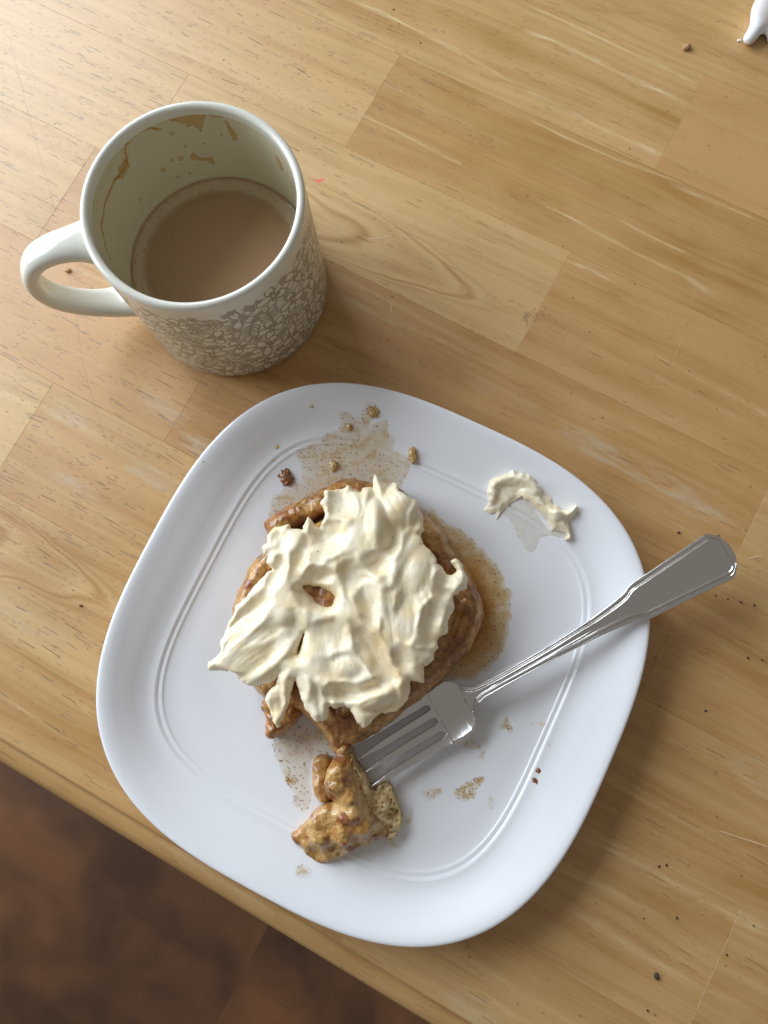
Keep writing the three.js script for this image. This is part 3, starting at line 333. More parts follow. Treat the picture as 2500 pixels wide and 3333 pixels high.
// ---------------------------------------------------------------- the mug
{
  const at = [-88.2, 0, -169.7], R = 44.8, H = 77.5;
  const mug = thing('coffee_mug', 'cream ceramic mug printed with taupe outlined flowers beside the plate', 'mug', at);
  const glaze = std({ color: rgb(0.735, 0.725, 0.635), roughness: 0.13 });
  // bottom, foot, rim and the plain band
  const rim = []; for (let i = 0; i <= 12; i++) { const t = i / 12 * Math.PI; rim.push([R - 1.75 + 1.75 * Math.cos(t), H - 1.75 + 1.75 * Math.sin(t)]); }
  part(mug, 'body', turned([[0.01, 2.2], [36, 2.2], [38, 0.3], [40, 0.1], [42.2, 0.5], [44, 2.0], [R, 4.2], [R, 4.6], [R - 0.02, 69.5], [R, 70], [R, 72.5], ...rim, [R - 3.5, 73]].filter(([r, y]) => !(y > 4.6 && y < 70 && r > 44.7 && y !== 69.5)), 160), glaze);
  // printed wall
  const pw = 2048, ph = 512, sx = pw / (2 * Math.PI * R), sy = ph / 66, c = canvas(pw, ph), g = c.getContext('2d'), bc = canvas(pw, ph), h = bc.getContext('2d');
  const cream = '#dedbc9', taupe = '#a69d8a', Q = rng(913);
  g.fillStyle = cream; g.fillRect(0, 0, pw, ph); for (let n = 0; n < 900; n++) { g.globalAlpha = 0.3; g.fillStyle = '#b5ad9b'; g.beginPath(); g.ellipse(Q() * pw, ph * (0.16 + 0.84 * Q()), 10 + Q() * 26, 8 + Q() * 18, Q() * 3, 0, 7); g.fill(); } g.globalAlpha = 1; h.fillStyle = '#777'; h.fillRect(0, 0, pw, ph);
  const both = (u, v, turn, draw) => { for (const off of [-pw, 0, pw]) for (const [q, F, S] of [[g, cream, taupe], [h, '#fff', '#222']]) { q.save(); q.translate(u * sx + off, v * sy); q.scale(sx, sy); q.rotate(turn); q.fillStyle = F; q.strokeStyle = S; q.lineJoin = 'round'; q.lineCap = 'round'; draw(q, F, S); q.restore(); } };
  const petal = (q, l, w) => { q.beginPath(); q.moveTo(0.6, 0); q.bezierCurveTo(l * 0.3, -w, l * 0.95, -w * 1.05, l, -w * 0.1); q.bezierCurveTo(l * 1.02, w * 0.9, l * 0.35, w, 0.6, 0); q.fill(); q.stroke(); };
  const flower = (u, v, r, n) => { const t0 = Q() * 6, k = [...Array(n)].map(() => 0.85 + Q() * 0.25); both(u, v, t0, (q, F, S) => { for (let i = 0; i < n; i++) { q.save(); q.rotate(i / n * 6.283); q.lineWidth = r > 6 ? 0.78 : 0.62; petal(q, r * k[i], r * 1.75 / n); q.restore(); } q.fillStyle = S; q.beginPath(); for (let i = 0; i < n; i++) { q.save(); q.rotate(i / n * 6.283); q.ellipse(r * 0.2, 0, r * 0.26, r * 0.14, 0, 0, 7); q.restore(); } q.fill(); q.fillStyle = F; q.beginPath(); q.arc(0, 0, r * 0.085, 0, 7); q.fill(); }); };
  const sprig = (u, v, l, n) => { const t0 = Q() * 6.3, w = l * 0.15; both(u, v, t0, (q, F, S) => { q.lineWidth = 0.66; q.beginPath(); q.moveTo(-l * 0.5, 0); q.lineTo(l * 0.35, 0); q.stroke(); for (let i = 0; i < n; i++) for (const s of i === n - 1 ? [0] : [-1, 1]) { q.save(); q.translate(mix(-l * 0.4, l * 0.15, i / (n - 1)), 0); q.rotate(s * 0.62); petal(q, l * 0.5, w); q.lineWidth = 0.35; q.beginPath(); q.moveTo(1, 0); q.lineTo(l * 0.36, 0); q.stroke(); q.lineWidth = 0.66; q.restore(); } }); };
  const bud = (u, v, r) => { const t0 = Q() * 6.3; both(u, v, t0, (q) => { q.lineWidth = 0.66; for (let i = 0; i < 3; i++) { q.save(); q.rotate((i - 1) * 0.7); q.beginPath(); q.ellipse(r, 0, r * 0.62, r * 0.36, 0, 0, 7); q.fill(); q.stroke(); q.beginPath(); q.moveTo(-r * 0.4, 0); q.lineTo(r * 0.4, 0); q.stroke(); q.restore(); } }); };
  const U = 2 * Math.PI * R, spots = [];
  const place = (r, tries, draw, tight) => { for (let n = 0; n < tries; n++) { const u = Q() * U, v = Q() * 68 - 1; if (v < r * 0.75 + Q() * 1.5) continue; if (spots.every(([a, b, s]) => { let d = Math.abs(a - u); d = Math.min(d, U - d); return Math.hypot(d, b - v) > (s + r) * tight; })) { spots.push([u, v, r]); draw(u, v); } } };
  place(7.4, 3000, (u, v) => flower(u, v, 7.6 + Q() * 1.2, 5), 0.9);
  place(6.0, 3000, (u, v) => Q() < 0.35 ? flower(u, v, 6.2, 5) : sprig(u, v, 13.5, 4), 0.84);
  place(3.3, 6000, (u, v) => Q() < 0.5 ? flower(u, v, 3.8, 5) : sprig(u, v, 7.5, 3), 0.86);
  place(1.8, 14000, (u, v) => Q() < 0.6 ? bud(u, v, 1.7) : flower(u, v, 2.3, 5), 0.86);
  const print = texture(c), pb = texture(bc, false);
  part(mug, 'printed_wall', turned([[R + 0.02, 4.4], [R + 0.02, 25], [R + 0.02, 48], [R + 0.02, 69.8]], 160), std({ map: print, bumpMap: pb, bumpScale: 0.00035, roughness: 0.2 }));
  // inside wall with dried coffee
  const iw = 2048, ih = 600, ic = canvas(iw, ih), k = ic.getContext('2d'), V = (yy) => (1 - (yy - 3) / 70.2) * ih, Ux = (deg) => ((((90 - deg) / 360) % 1) + 1) % 1 * iw, mmx = iw / (2 * Math.PI * 41.3), mmy = ih / 70.2;
  k.fillStyle = '#cfc9ad'; k.fillRect(0, 0, iw, ih);
  const film = (n, a, col) => { for (let i = 0; i < n; i++) { k.globalAlpha = a * Q(); k.fillStyle = col; k.beginPath(); k.ellipse(Q() * iw, ih * (0.05 + 0.55 * Q()), 3 + 26 * Q() * Q(), 2 + 10 * Q() * Q(), Q() * 3, 0, 7); k.fill(); } };
  film(260, 0.10, '#c7b48c'); 
  for (let n = 0; n < 420; n++) { const d = -188 + Q() * 125, yy = 75 - Q() * Q() * 14; k.globalAlpha = 0.05 + 0.13 * Q(); k.fillStyle = Q() < 0.5 ? '#b8924f' : '#c4a468'; k.beginPath(); k.ellipse(Ux(d), V(yy), 2 + 14 * Q() * Q(), 2 + 7 * Q(), Q() * 3, 0, 7); k.fill(); }
  k.lineJoin = k.lineCap = 'round';
  for (const s of STAINS) { k.beginPath(); const e = []; s.forEach(([d, yy], i) => { const [d1, y1] = s[(i + 1) % s.length], n = 5; for (let q = 0; q < n; q++) e.push([Ux(mix(d, d1, q / n)) + (Q() - 0.5) * 6, V(mix(yy, y1, q / n)) + (Q() - 0.5) * 7]); }); e.forEach(([px, py], i) => { const [nx, ny] = e[(i + 1) % e.length]; i ? k.quadraticCurveTo(px, py, (px + nx) / 2, (py + ny) / 2) : k.moveTo((px + nx) / 2, (py + ny) / 2); }); k.closePath(); k.globalAlpha = 0.72; k.fillStyle = '#bb965a'; k.fill(); k.globalAlpha = 0.55; k.strokeStyle = '#a98047'; k.lineWidth = 2.4; k.stroke(); }
  STAINLINE.forEach(([d, yy], i) => { if (!i) return; const [d0, y0] = STAINLINE[i - 1]; let x0 = Ux(d0), x1 = Ux(d); if (Math.abs(x1 - x0) > iw / 2) return; for (let n = 0; n < 14; n++) { const t = (n + 0.5) / 14; k.globalAlpha = 0.5; k.fillStyle = Q() < 0.5 ? '#b98a48' : '#a87430'; k.beginPath(); k.ellipse(mix(x0, x1, t) + (Q() - 0.5) * 5, V(mix(y0, yy, t)) + (Q() - 0.5) * 7, 2 + Q() * 5, 2 + Q() * 6, Q() * 3, 0, 7); k.fill(); } });
  STAINLINE2.forEach(([d, yy], i) => { if (!i) return; const [d0, y0] = STAINLINE2[i - 1]; k.globalAlpha = 0.8; k.strokeStyle = '#b08242'; k.lineWidth = 5; k.beginPath(); k.moveTo(Ux(d0), V(y0)); k.lineTo(Ux(d), V(yy)); k.stroke(); });
  for (const [d, yy, r] of STAINDOTS) { k.globalAlpha = 0.55; k.fillStyle = '#bb9a66'; k.beginPath(); k.ellipse(Ux(d), V(yy), r * mmx, r * mmy * 1.6, 0, 0, 7); k.fill(); k.globalAlpha = 0.6; k.strokeStyle = '#a27b45'; k.lineWidth = 1.5; k.stroke(); }
  for (let n = 0; n < 240; n++) { k.globalAlpha = 0.2 + 0.4 * Q(); k.fillStyle = '#a8844f'; k.beginPath(); k.ellipse(Q() * iw, ih * (0.1 + 0.6 * Q()), 1 + 2.5 * Q(), 1 + 3 * Q(), 0, 0, 7); k.fill(); }
  k.globalAlpha = 0.35; k.fillStyle = '#b9a27a'; k.fillRect(0, V(30.8), iw, ih);
  part(mug, 'inner_wall', turned([[41.35, 73.2], [41.3, 60], [41.3, 30], [41.25, 3]], 160), std({ map: (() => { const t = texture(ic); t.flipY = false; return t; })(), roughness: 0.16 }));
  part(mug, 'inner_base', turned([[41.25, 5], [38, 3.6], [0.01, 3.5]], 96), glaze);
  // handle
  const az = 167 * Math.PI / 180, dx = Math.cos(az), dz = Math.sin(az);
  const hp = [[42.5, 66.5], [52, 68], [62, 67], [70, 63], [76, 55], [78.5, 45], [76.5, 34], [70.5, 25], [62, 18.5], [53, 15.5], [42.5, 16.5]];
  const cv = new THREE.CatmullRomCurve3(hp.map(([r, y]) => new THREE.Vector3(dx * r, y, dz * r))), NS = 90, NR = 28, pos = [], idx = [], tz = new THREE.Vector3(-dz, 0, dx);
  for (let i = 0; i <= NS; i++) {
    const t = i / NS, p = cv.getPoint(t), tan = cv.getTangent(t), nor = new THREE.Vector3().crossVectors(tan, tz).normalize(), flare = Math.pow(Math.abs(t * 2 - 1), 6);
    const wa = 6.7 + flare * 4.2 - 0.6 * Math.sin(t * Math.PI), th = 3.8 + flare * 2.2;
    for (let j = 0; j < NR; j++) { const q = j / NR * 6.28318, cq = Math.cos(q), sq = Math.sin(q), e = 0.82, X = Math.sign(cq) * Math.pow(Math.abs(cq), e) * wa, Y = Math.sign(sq) * Math.pow(Math.abs(sq), e) * th; pos.push(p.x + tz.x * X + nor.x * Y, p.y + nor.y * Y, p.z + tz.z * X + nor.z * Y); }
  }
  for (let i = 0; i < NS; i++) for (let j = 0; j < NR; j++) { const a = i * NR + j, b = i * NR + (j + 1) % NR; idx.push(a, b, a + NR, b, b + NR, a + NR); }
  part(mug, 'handle', meshData(pos, idx), glaze);

  // what is left of the coffee
  const cy = 29.5, coffee = thing('coffee', 'milky brown coffee filling the lower third of the flowered mug', 'coffee', [at[0], cy, at[2]]);
  part(coffee, 'liquid', turned([[0.01, 0], [15, 0], [30, 0.01], [37, 0.05], [39.6, 0.2], [40.6, 0.55], [41.1, 1.1]].reverse(), 128), std({ color: rgb(0.42, 0.268, 0.158), roughness: 0.05, ior: 1.34 }));
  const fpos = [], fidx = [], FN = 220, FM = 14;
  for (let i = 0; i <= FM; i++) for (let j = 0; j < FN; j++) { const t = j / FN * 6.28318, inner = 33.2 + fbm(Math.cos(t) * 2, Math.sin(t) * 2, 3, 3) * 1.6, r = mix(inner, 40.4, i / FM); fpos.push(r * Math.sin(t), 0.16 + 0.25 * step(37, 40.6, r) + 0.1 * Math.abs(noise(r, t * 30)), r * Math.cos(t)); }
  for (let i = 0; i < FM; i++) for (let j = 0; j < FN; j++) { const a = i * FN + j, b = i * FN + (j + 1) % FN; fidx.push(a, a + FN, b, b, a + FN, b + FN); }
  part(coffee, 'pale_ring', meshData(fpos, fidx, (x, y, z) => { const n = noise(x * 1.3, z * 1.3, 4), s = noise(x * 3.1, z * 3.1, 9); return mix3([0.42, 0.268, 0.158], mix3([0.54, 0.43, 0.29], s > 0.42 ? [0.28, 0.17, 0.09] : [0.60, 0.49, 0.35], clamp(0.4 + n)), step(33.8, 36.8, Math.hypot(x, z) + n * 1.5)); }), std({ vertexColors: true, roughness: 0.35 }));  // speckled ring, coffee brown at its inner edge, paler towards the mug wall
}

// ---------------------------------------------------------------- the cinnamon roll
const rollSd = (() => { const p = smoothLoop(ROLL, 150); return (x, z) => polySd(p, x, z); })();
const lobeSd = (() => { const p = smoothLoop(LOBE, 40); return (x, z) => polySd(p, x, z); })();
const ROLLC = [-27, -13];
const FILLING = [0.105, 0.036, 0.012], CARAMEL = [0.27, 0.085, 0.014], GOLD = [0.49, 0.235, 0.052], PALE = [0.61, 0.37, 0.115];
function rollTop(x, z, s) {
  const th = Math.atan2(z - ROLLC[1], x - ROLLC[0]);
  const w = fbm(x / 14, z / 14, 5, 3) * 4, outer = 12.5 + 8.5 * Math.sqrt(Math.max(0, 1 - Math.pow((s - 6.6 + w * 0.3) / 7.4, 2)));
  const right = step(100, 45, Math.abs(th * 57.3 - 30)), inner = 13 + 18.5 * Math.pow(step(10.5 - 5.5 * right, 21 - 2 * right, s + w * 0.6), 0.75);
  let t = smax(s < 14 ? outer : 6, inner, 2.2);
  const coil = Math.sin((s * 0.42 + th + w * 0.2)); t += coil * 0.9 * step(18, 26, s);
  t -= (2.2 - 1.7 * right) * Math.exp(-Math.pow((s - 12.6 + w * 0.5) / 1.3, 2));
  return t + fbm(x / 5, z / 5, 2, 4) * 1.7 + fbm(x / 1.6, z / 1.6, 6, 3) * 0.7 + fbm(x / 0.9, z / 0.9, 16, 2) * 0.3 + right * 1.6 * (1 - 2 * Math.abs(noise(s / 5.5 + 3, th * 1.2, 4)));
}
function rollColor(x, y, z) {
  const s = -rollSd(x, z), th = Math.atan2(z - ROLLC[1], x - ROLLC[0]) * 57.3, w = fbm(x / 14, z / 14, 5, 3) * 4;
  const n = fbm(x / 9, y / 9, z / 9, 4), m = fbm(x / 2.6, y / 2.6, z / 2.6, 3), glaze = fbm(x / 12, y / 12, z / 12 + 40, 3), right = step(100, 45, Math.abs(th - 30));
  let c = mix3(GOLD, PALE, clamp(0.3 + n * 2.2));
  c = mix3(c, CARAMEL, clamp(0.34 + m * 1.4 + glaze * 2.2)); c = mix3(c, [0.15, 0.045, 0.010], clamp((fbm(x / 5, y / 5, z / 5 + 9, 4) - 0.12) * 3.5));
  const seam = (1 - 0.6 * right) * Math.exp(-Math.pow((s - 12.6 + w * 0.5) / 1.9, 2)) + 0.5 * right * Math.exp(-Math.pow((s - 4.6 + w * 0.7) / 1.0, 2)) + 0.8 * step(13, 7, y) * (0.55 + m);
  c = mix3(c, FILLING, clamp(seam * 0.95 + (m > 0.2 ? 0.2 : 0)));
  const sp = noise(x * 1.35, y * 1.35, z * 1.35); if (sp > 0.42) c = mix3(c, FILLING, clamp((sp - 0.42) * 6));
  return c;
}
const glazed = std({ vertexColors: true, roughness: 0.42, clearcoat: 0.5, clearcoatRoughness: 0.12 });
const ROLLAT = [ROLLC[0], 5.6, ROLLC[1]];
const roll = thing('cinnamon_roll', 'half eaten cinnamon roll under thick cream frosting on the white plate', 'cinnamon roll', ROLLAT);
{
  const column = (x, z) => {
    const sd = rollSd(x, z) + fbm(x / 6, z / 6, 12, 3) * 1.2; if (sd > 3) return null;
    const top = rollTop(x, z, -sd);
    return (y) => { const bulge = 1.3 * Math.sin(clamp((y - 5) / 14) * Math.PI) - 1.3 + noise(x / 4, y / 2.4, z / 4) * 0.9; return smax(smax(sd - bulge, (y - top) * 0.75, 3), 5.7 - y, 0.8); };
  };
  part(roll, 'dough', surfaceNets(-84, 32, 4.6, 40, -77, 50, 0.62, column, rollColor), glazed, ROLLAT);
  const lobe = (x, z) => { const sd = lobeSd(x, z) + fbm(x / 3, z / 3, 2, 3) * 0.8; if (sd > 3) return null; const top = 17 + 3 * step(-58, -50, -z) + fbm(x / 3, z / 3, 9, 3) * 2; return (y) => smax(smax(sd, (y - top) * 0.8, 5), 5.7 - y, 0.8); };
  part(roll, 'torn_coil', surfaceNets(-66, -38, 4.6, 26, 15, 46, 0.55, lobe, (x, y, z) => { const n = fbm(x / 3, y / 3, z / 3, 4); const c = mix3(CARAMEL, GOLD, clamp(0.45 + n * 2)); return noise(x * 1.4, y * 1.4, z * 1.4) > 0.4 ? mix3(c, FILLING, 0.6) : c; }), glazed, ROLLAT);
}
// frosting
{
  const shape = FROST, scoops = SCOOPS.map(([x, z, rx, rz, deg, o]) => [x, z, rx, rz, Math.cos(deg * Math.PI / 180), Math.sin(deg * Math.PI / 180), o]), domes = DOMES.map(([x, z, rx, rz, deg, h]) => [x, z, rx, rz, Math.cos(deg * Math.PI / 180), Math.sin(deg * Math.PI / 180), h]);
  const boxes = STROKES.map(([pts, a, b]) => { const m = Math.max(a, b) * 1.9, xs = pts.map((p) => p[0]), zs = pts.map((p) => p[1]); return [Math.min(...xs) - m, Math.max(...xs) + m, Math.min(...zs) - m, Math.max(...zs) + m]; });
  const x0 = -88, x1 = 23, z0 = -73, z1 = 37, h = 0.4, NX = Math.ceil((x1 - x0) / h) + 1, NZ = Math.ceil((z1 - z0) / h) + 1;
  const topOf = (x, z, d) => {
    const r = Math.hypot(x - ROLLC[0], z - ROLLC[1]);
    let t = 37.6 - 4.0 * Math.exp(-d / 3.0) - 4 * step(40, 68, r) - 2.5 * step(20, 45, r);
    const wx = x + fbm(x / 9, z / 9, 3, 2) * 2.0 + noise(x / 2.6, z / 2.6, 43) * 0.3, wz = z + fbm(x / 9, z / 9, 13, 2) * 2.0 + noise(x / 2.6, z / 2.6, 47) * 0.3;
    // hollows left by the knife, meeting in ridges
    let low = 3.3;
    for (const [cx, cz, rx, rz, c, s, off] of scoops) { const dx = wx - cx, dz = wz - cz; if (dx * dx + dz * dz > 500) continue; const u = (dx * c + dz * s) / rx, v = (-dx * s + dz * c) / rz; low = smin(low, off + 2.4 * (u * u + v * v), 1.1); }
    t += low;
    for (const [cx, cz, rx, rz, c, s, hh] of domes) { if (hh < 0) continue; const dx = x - cx, dz = z - cz, u = (dx * c + dz * s) / rx, v = (-dx * s + dz * c) / rz, q = u * u + v * v; if (q < 1.4) t = smax(t, 36.2 + hh * 1.55 * (1 - q), 0.8); }
    STROKES.forEach(([pts, a, b, hh], i) => {
      const B = boxes[i]; if (x < B[0] || x > B[1] || z < B[2] || z > B[3]) return;
      const [dist, side, way] = lineDist(pts, wx, wz), q = dist / ((side > 0 ? a : b) * 1.3); if (q < 1) t += 0.5 * hh * Math.pow(1 - q * q, 2) * (0.55 + 0.45 * Math.sin(Math.PI * clamp(0.12 + way * 0.8)));
    });
    // knife marks: a few soft crests, and fine lines where the blade dragged
    const ang = 1.15 + fbm(x / 26, z / 26, 21, 2) * 2.6, ca = Math.cos(ang), sa = Math.sin(ang), u = x * ca + z * sa, v = -x * sa + z * ca;
    const crest = 1 - Math.abs(noise(u / 13 + fbm(x / 8, z / 8, 2, 2), v / 5.2, 4)) * 2; t += 0.22 * (Math.pow(clamp(crest), 2.2) - 0.35) * step(-0.2, 0.3, noise(x / 12, z / 12, 51));
    t += fbm(x / 2.2, z / 2.2, 17, 2) * 0.08 + fbm(x / 9, z / 9, 23, 2) * 0.4;
    return t;
  };
  const drag = (x, z) => { let t = 0;
    for (const [cx, cz, rx, rz, deg] of ZONES) { const dx = x - cx, dz = z - cz, q = (dx * dx) / (rx * rx) + (dz * dz) / (rz * rz); if (q > 1.2) continue; const c = Math.cos(deg * Math.PI / 180), s = Math.sin(deg * Math.PI / 180); t += 0.17 * step(1.2, 0.5, q) * noise((dx * c + dz * s) / 16 + 5, (-dx * s + dz * c + fbm(x / 7, z / 7, 5, 2) * 2) / 0.95, cx); }
    return t + fbm(x / 1.6, z / 1.6, 29, 2) * 0.06; };
  const D = new Float32Array(NX * NZ), T = new Float32Array(NX * NZ).fill(-99);
  for (let i = 0; i < NX; i++) for (let k = 0; k < NZ; k++) {
    const x = x0 + i * h, z = z0 + k * h, jx = x + noise(x / 4, z / 4, 1) * 0.7 + noise(x / 1.6, z / 1.6, 5) * 0.35, jz = z + noise(x / 4, z / 4, 2) * 0.7 + noise(x / 1.6, z / 1.6, 6) * 0.35;
    let d = polySd(shape, jx, jz); d = Math.max(d - 0.9, -polySd(HOLE, jx, jz) - 0.5, -polySd(SLIT, x, z) - 0.4); D[i * NZ + k] = d; if (d < 2) T[i * NZ + k] = topOf(x, z, Math.max(0, -d));
  }
  for (let pass = 0; pass < 2; pass++) {
    const U = T.slice();
    for (let i = 1; i + 1 < NX; i++) for (let k = 1; k + 1 < NZ; k++) { const o = i * NZ + k; if (T[o] < 0) continue; let s = 0, n = 0; for (const q of [o, o - 1, o + 1, o - NZ, o + NZ, o - NZ - 1, o - NZ + 1, o + NZ - 1, o + NZ + 1]) if (T[q] > 0) { s += T[q]; n++; } U[o] = s / n; }
    T.set(U);
  }
  for (let i = 0; i < NX; i++) for (let k = 0; k < NZ; k++) { const o = i * NZ + k; if (T[o] > 0) T[o] += drag(x0 + i * h, z0 + k * h); }
  const column = (x, z) => {
    const i = Math.round((x - x0) / h), k = Math.round((z - z0) / h), o = i * NZ + k, d = D[o]; if (!(d < 1.6)) return null;
    const t = T[o], gx = i > 0 && i + 1 < NX && T[o + NZ] > 0 && T[o - NZ] > 0 ? (T[o + NZ] - T[o - NZ]) / (2 * h) : 0, gz = k > 0 && k + 1 < NZ && T[o + 1] > 0 && T[o - 1] > 0 ? (T[o + 1] - T[o - 1]) / (2 * h) : 0, s = 1 / Math.sqrt(1 + gx * gx + gz * gz);
    const thick = 3.2 + 4.2 * step(0, 9, -d) + 2 * step(5, 14, -d);
    return (y) => smax(smax(d * 0.85 + 0.25 * noise(x, y, z), (y - t) * s, 1.5), (t - thick - y) * s, 1.2);
  };
  const g = surfaceNets(x0, x1, 18, 52, z0, z1, h, column, (x, y, z) => {
    const n = fbm(x / 9, y / 9, z / 9, 3), m = fbm(x / 2.5, y / 2.5, z / 2.5, 3);
    let c = mix3([0.885, 0.79, 0.585], [0.86, 0.695, 0.395], clamp(0.3 + n * 1.6 + m * 0.3));
    const soak = Math.exp(-Math.pow((lineDist([[-18, -6], [-11, 6], [-5, 15]], x, z)[0]) / 3, 2)) * 0.75; c = mix3(c, [0.66, 0.45, 0.20], clamp(soak * (0.7 + m)));
    const syr = noise(x * 0.9, y * 0.9, z * 0.9); if (syr > 0.52) c = mix3(c, [0.6, 0.4, 0.17], clamp((syr - 0.52) * 4));
    return c;
  });
  part(roll, 'frosting', g, std({ vertexColors: true, roughness: 0.5, clearcoat: 0.25, clearcoatRoughness: 0.35 }), ROLLAT);
}

// ---------------------------------------------------------------- the piece cut off with the fork
{
  const P = smoothLoop(PIECE, 120), C = smoothLoop(CRUMBFACE, 80), L = smoothLoop(LUMP, 50);
  const heightAt = (x, z) => { let s = 0, w = 0; for (const [a, b, hh] of PIECEH) { const q = 1 / (Math.pow((x - a) * (x - a) + (z - b) * (z - b), 1.6) + 4); s += q * hh; w += q; } return s / w; };
  const at = [-30, 5.6, 68], piece = thing('cinnamon_roll_piece', 'torn syrupy piece of cinnamon roll at the tips of the fork', 'cinnamon roll', at);
  const crustCol = (x, y, z) => {
    const n = fbm(x / 8, y / 8, z / 8, 3), m = fbm(x / 2.4, y / 2.4, z / 2.4, 3); let c = mix3([0.46, 0.235, 0.055], [0.63, 0.43, 0.155], clamp(0.45 + n * 1.8));
    c = mix3(c, [0.21, 0.062, 0.013], clamp((fbm(x / 6, z / 6, 33, 4) - 0.05) * 5)); c = mix3(c, CARAMEL, clamp(0.22 + m * 0.8));
    const sp = noise(x * 1.5, y * 1.5, z * 1.5); if (sp > 0.44) c = mix3(c, FILLING, clamp((sp - 0.44) * 6)); return c;
  };
  const crust = (x, z) => {
    const sd = polySd(P, x, z) + fbm(x / 3, z / 3, 2, 3) * 0.9; if (sd > 2.5) return null; const cut = -0.6 - polySd(C, x, z) - fbm(x / 2, z / 2, 7, 2) * 0.8;
    const top = heightAt(x, z) + fbm(x / 9, z / 9, 3, 3) * 2.2 + fbm(x / 2.8, z / 2.8, 8, 3) * 0.5 + fbm(x / 1.2, z / 1.2, 9, 2) * 0.4 + noise(x / 0.75, z / 0.75, 19) * 0.12;
    return (y) => smax(smax(smax(sd, (y - top) * 0.8, 4), cut, 1.0), 5.9 + 0.02 * (x + 30) - y, 0.8);
  };
  part(piece, 'crust', surfaceNets(-57, -4, 4.8, 32, 38, 94, 0.36, crust, crustCol), glazed, at);
  const crumb = (x, z) => {
    const sd = polySd(C, x, z) + fbm(x / 2.2, z / 2.2, 5, 3) * 1.0; if (sd > 2.5) return null;
    const top = heightAt(x, z) - 1.2 + fbm(x / 3.4, z / 3.4, 4, 3) * 2.6 - 1.2 * clamp(noise(x / 1.2, z / 1.2, 6) * 3 - 0.5) + fbm(x / 0.9, z / 0.9, 26, 2) * 0.5;
    return (y) => smax(smax(sd + noise(x / 1.5, y / 1.5, z / 1.5) * 0.7, (y - top) * 0.65, 1.6), 5.9 - y, 0.8);
  };
  part(piece, 'soft_crumb', surfaceNets(-34, -3, 4.8, 30, 41, 94, 0.42, crumb, (x, y, z) => { const n = fbm(x / 3, y / 3, z / 3, 4); let c = mix3([0.54, 0.375, 0.165], [0.70, 0.555, 0.31], clamp(0.5 + n * 1.8)); return mix3(c, CARAMEL, clamp((fbm(x / 5, y / 5, z / 5, 3) - 0.05) * 3)); }), std({ vertexColors: true, roughness: 0.75 }), at);
  const lump = (x, z) => { const sd = polySd(L, x, z) + fbm(x / 3, z / 3, 22, 2) * 0.5; if (sd > 2.5) return null; const top = 13 + 1.2 * Math.sin(z / 3) + fbm(x / 3, z / 3, 24, 3) * 1.4; return (y) => smax(smax(sd, (y - top) * 0.8, 5), 5.9 - y, 0.8); };
  part(piece, 'syrupy_lump', surfaceNets(-47, -34, 4.8, 22, 42, 66, 0.42, lump, (x, y, z) => { const n = fbm(x / 3, y / 3, z / 3, 3), c = mix3([0.36, 0.155, 0.035], [0.52, 0.30, 0.09], clamp(0.45 + n * 2)); return noise(x * 1.6, y * 1.6, z * 1.6) > 0.4 ? mix3(c, FILLING, 0.5) : c; }), glazed, at);
}

// ---------------------------------------------------------------- frosting wiped off on the plate
{
  const S = SMEAR, at = [50, 9, -60], smear = thing('frosting_smear', 'small streak of cream frosting wiped onto the rim of the white plate', 'frosting', at);
  const cream = std({ vertexColors: true, roughness: 0.5, clearcoat: 0.25, clearcoatRoughness: 0.35 });
  const column = (x, z) => {
    const jx = x + noise(x / 3, z / 3, 1) * 0.8, jz = z + noise(x / 3, z / 3, 2) * 0.8, d = polySd(S, jx, jz); if (d > 1.5) return null;
    const base = plateY(x, z); let t = base + 0.5 + 1.1 * step(0, 3, -d);
    for (const r of SMEARRIDGE) { const [dist] = lineDist(r, jx, jz); t += 2.6 * Math.pow(clamp(1 - (dist / 3.6) * (dist / 3.6)), 1.6); }
    const u = x * 0.83 + z * 0.55, v = -x * 0.55 + z * 0.83; t += 0.45 * (1 - 2 * Math.abs(noise(u / 8, v / 3.2, 6))) + 0.06 * fbm(x / 1.6, z / 1.6, 9, 2);
    return (y) => smax(smax(d * 0.8, y - t, 0.6), base - 0.1 - y, 0.4);
  };
  const col = (x, y, z) => mix3([0.885, 0.80, 0.61], [0.86, 0.71, 0.43], clamp(0.3 + fbm(x / 4, y / 4, z / 4, 3) * 1.8));
  part(smear, 'thick_streak', surfaceNets(27, 73, 5, 20, -79, -42, 0.38, column, col), cream, at);
}

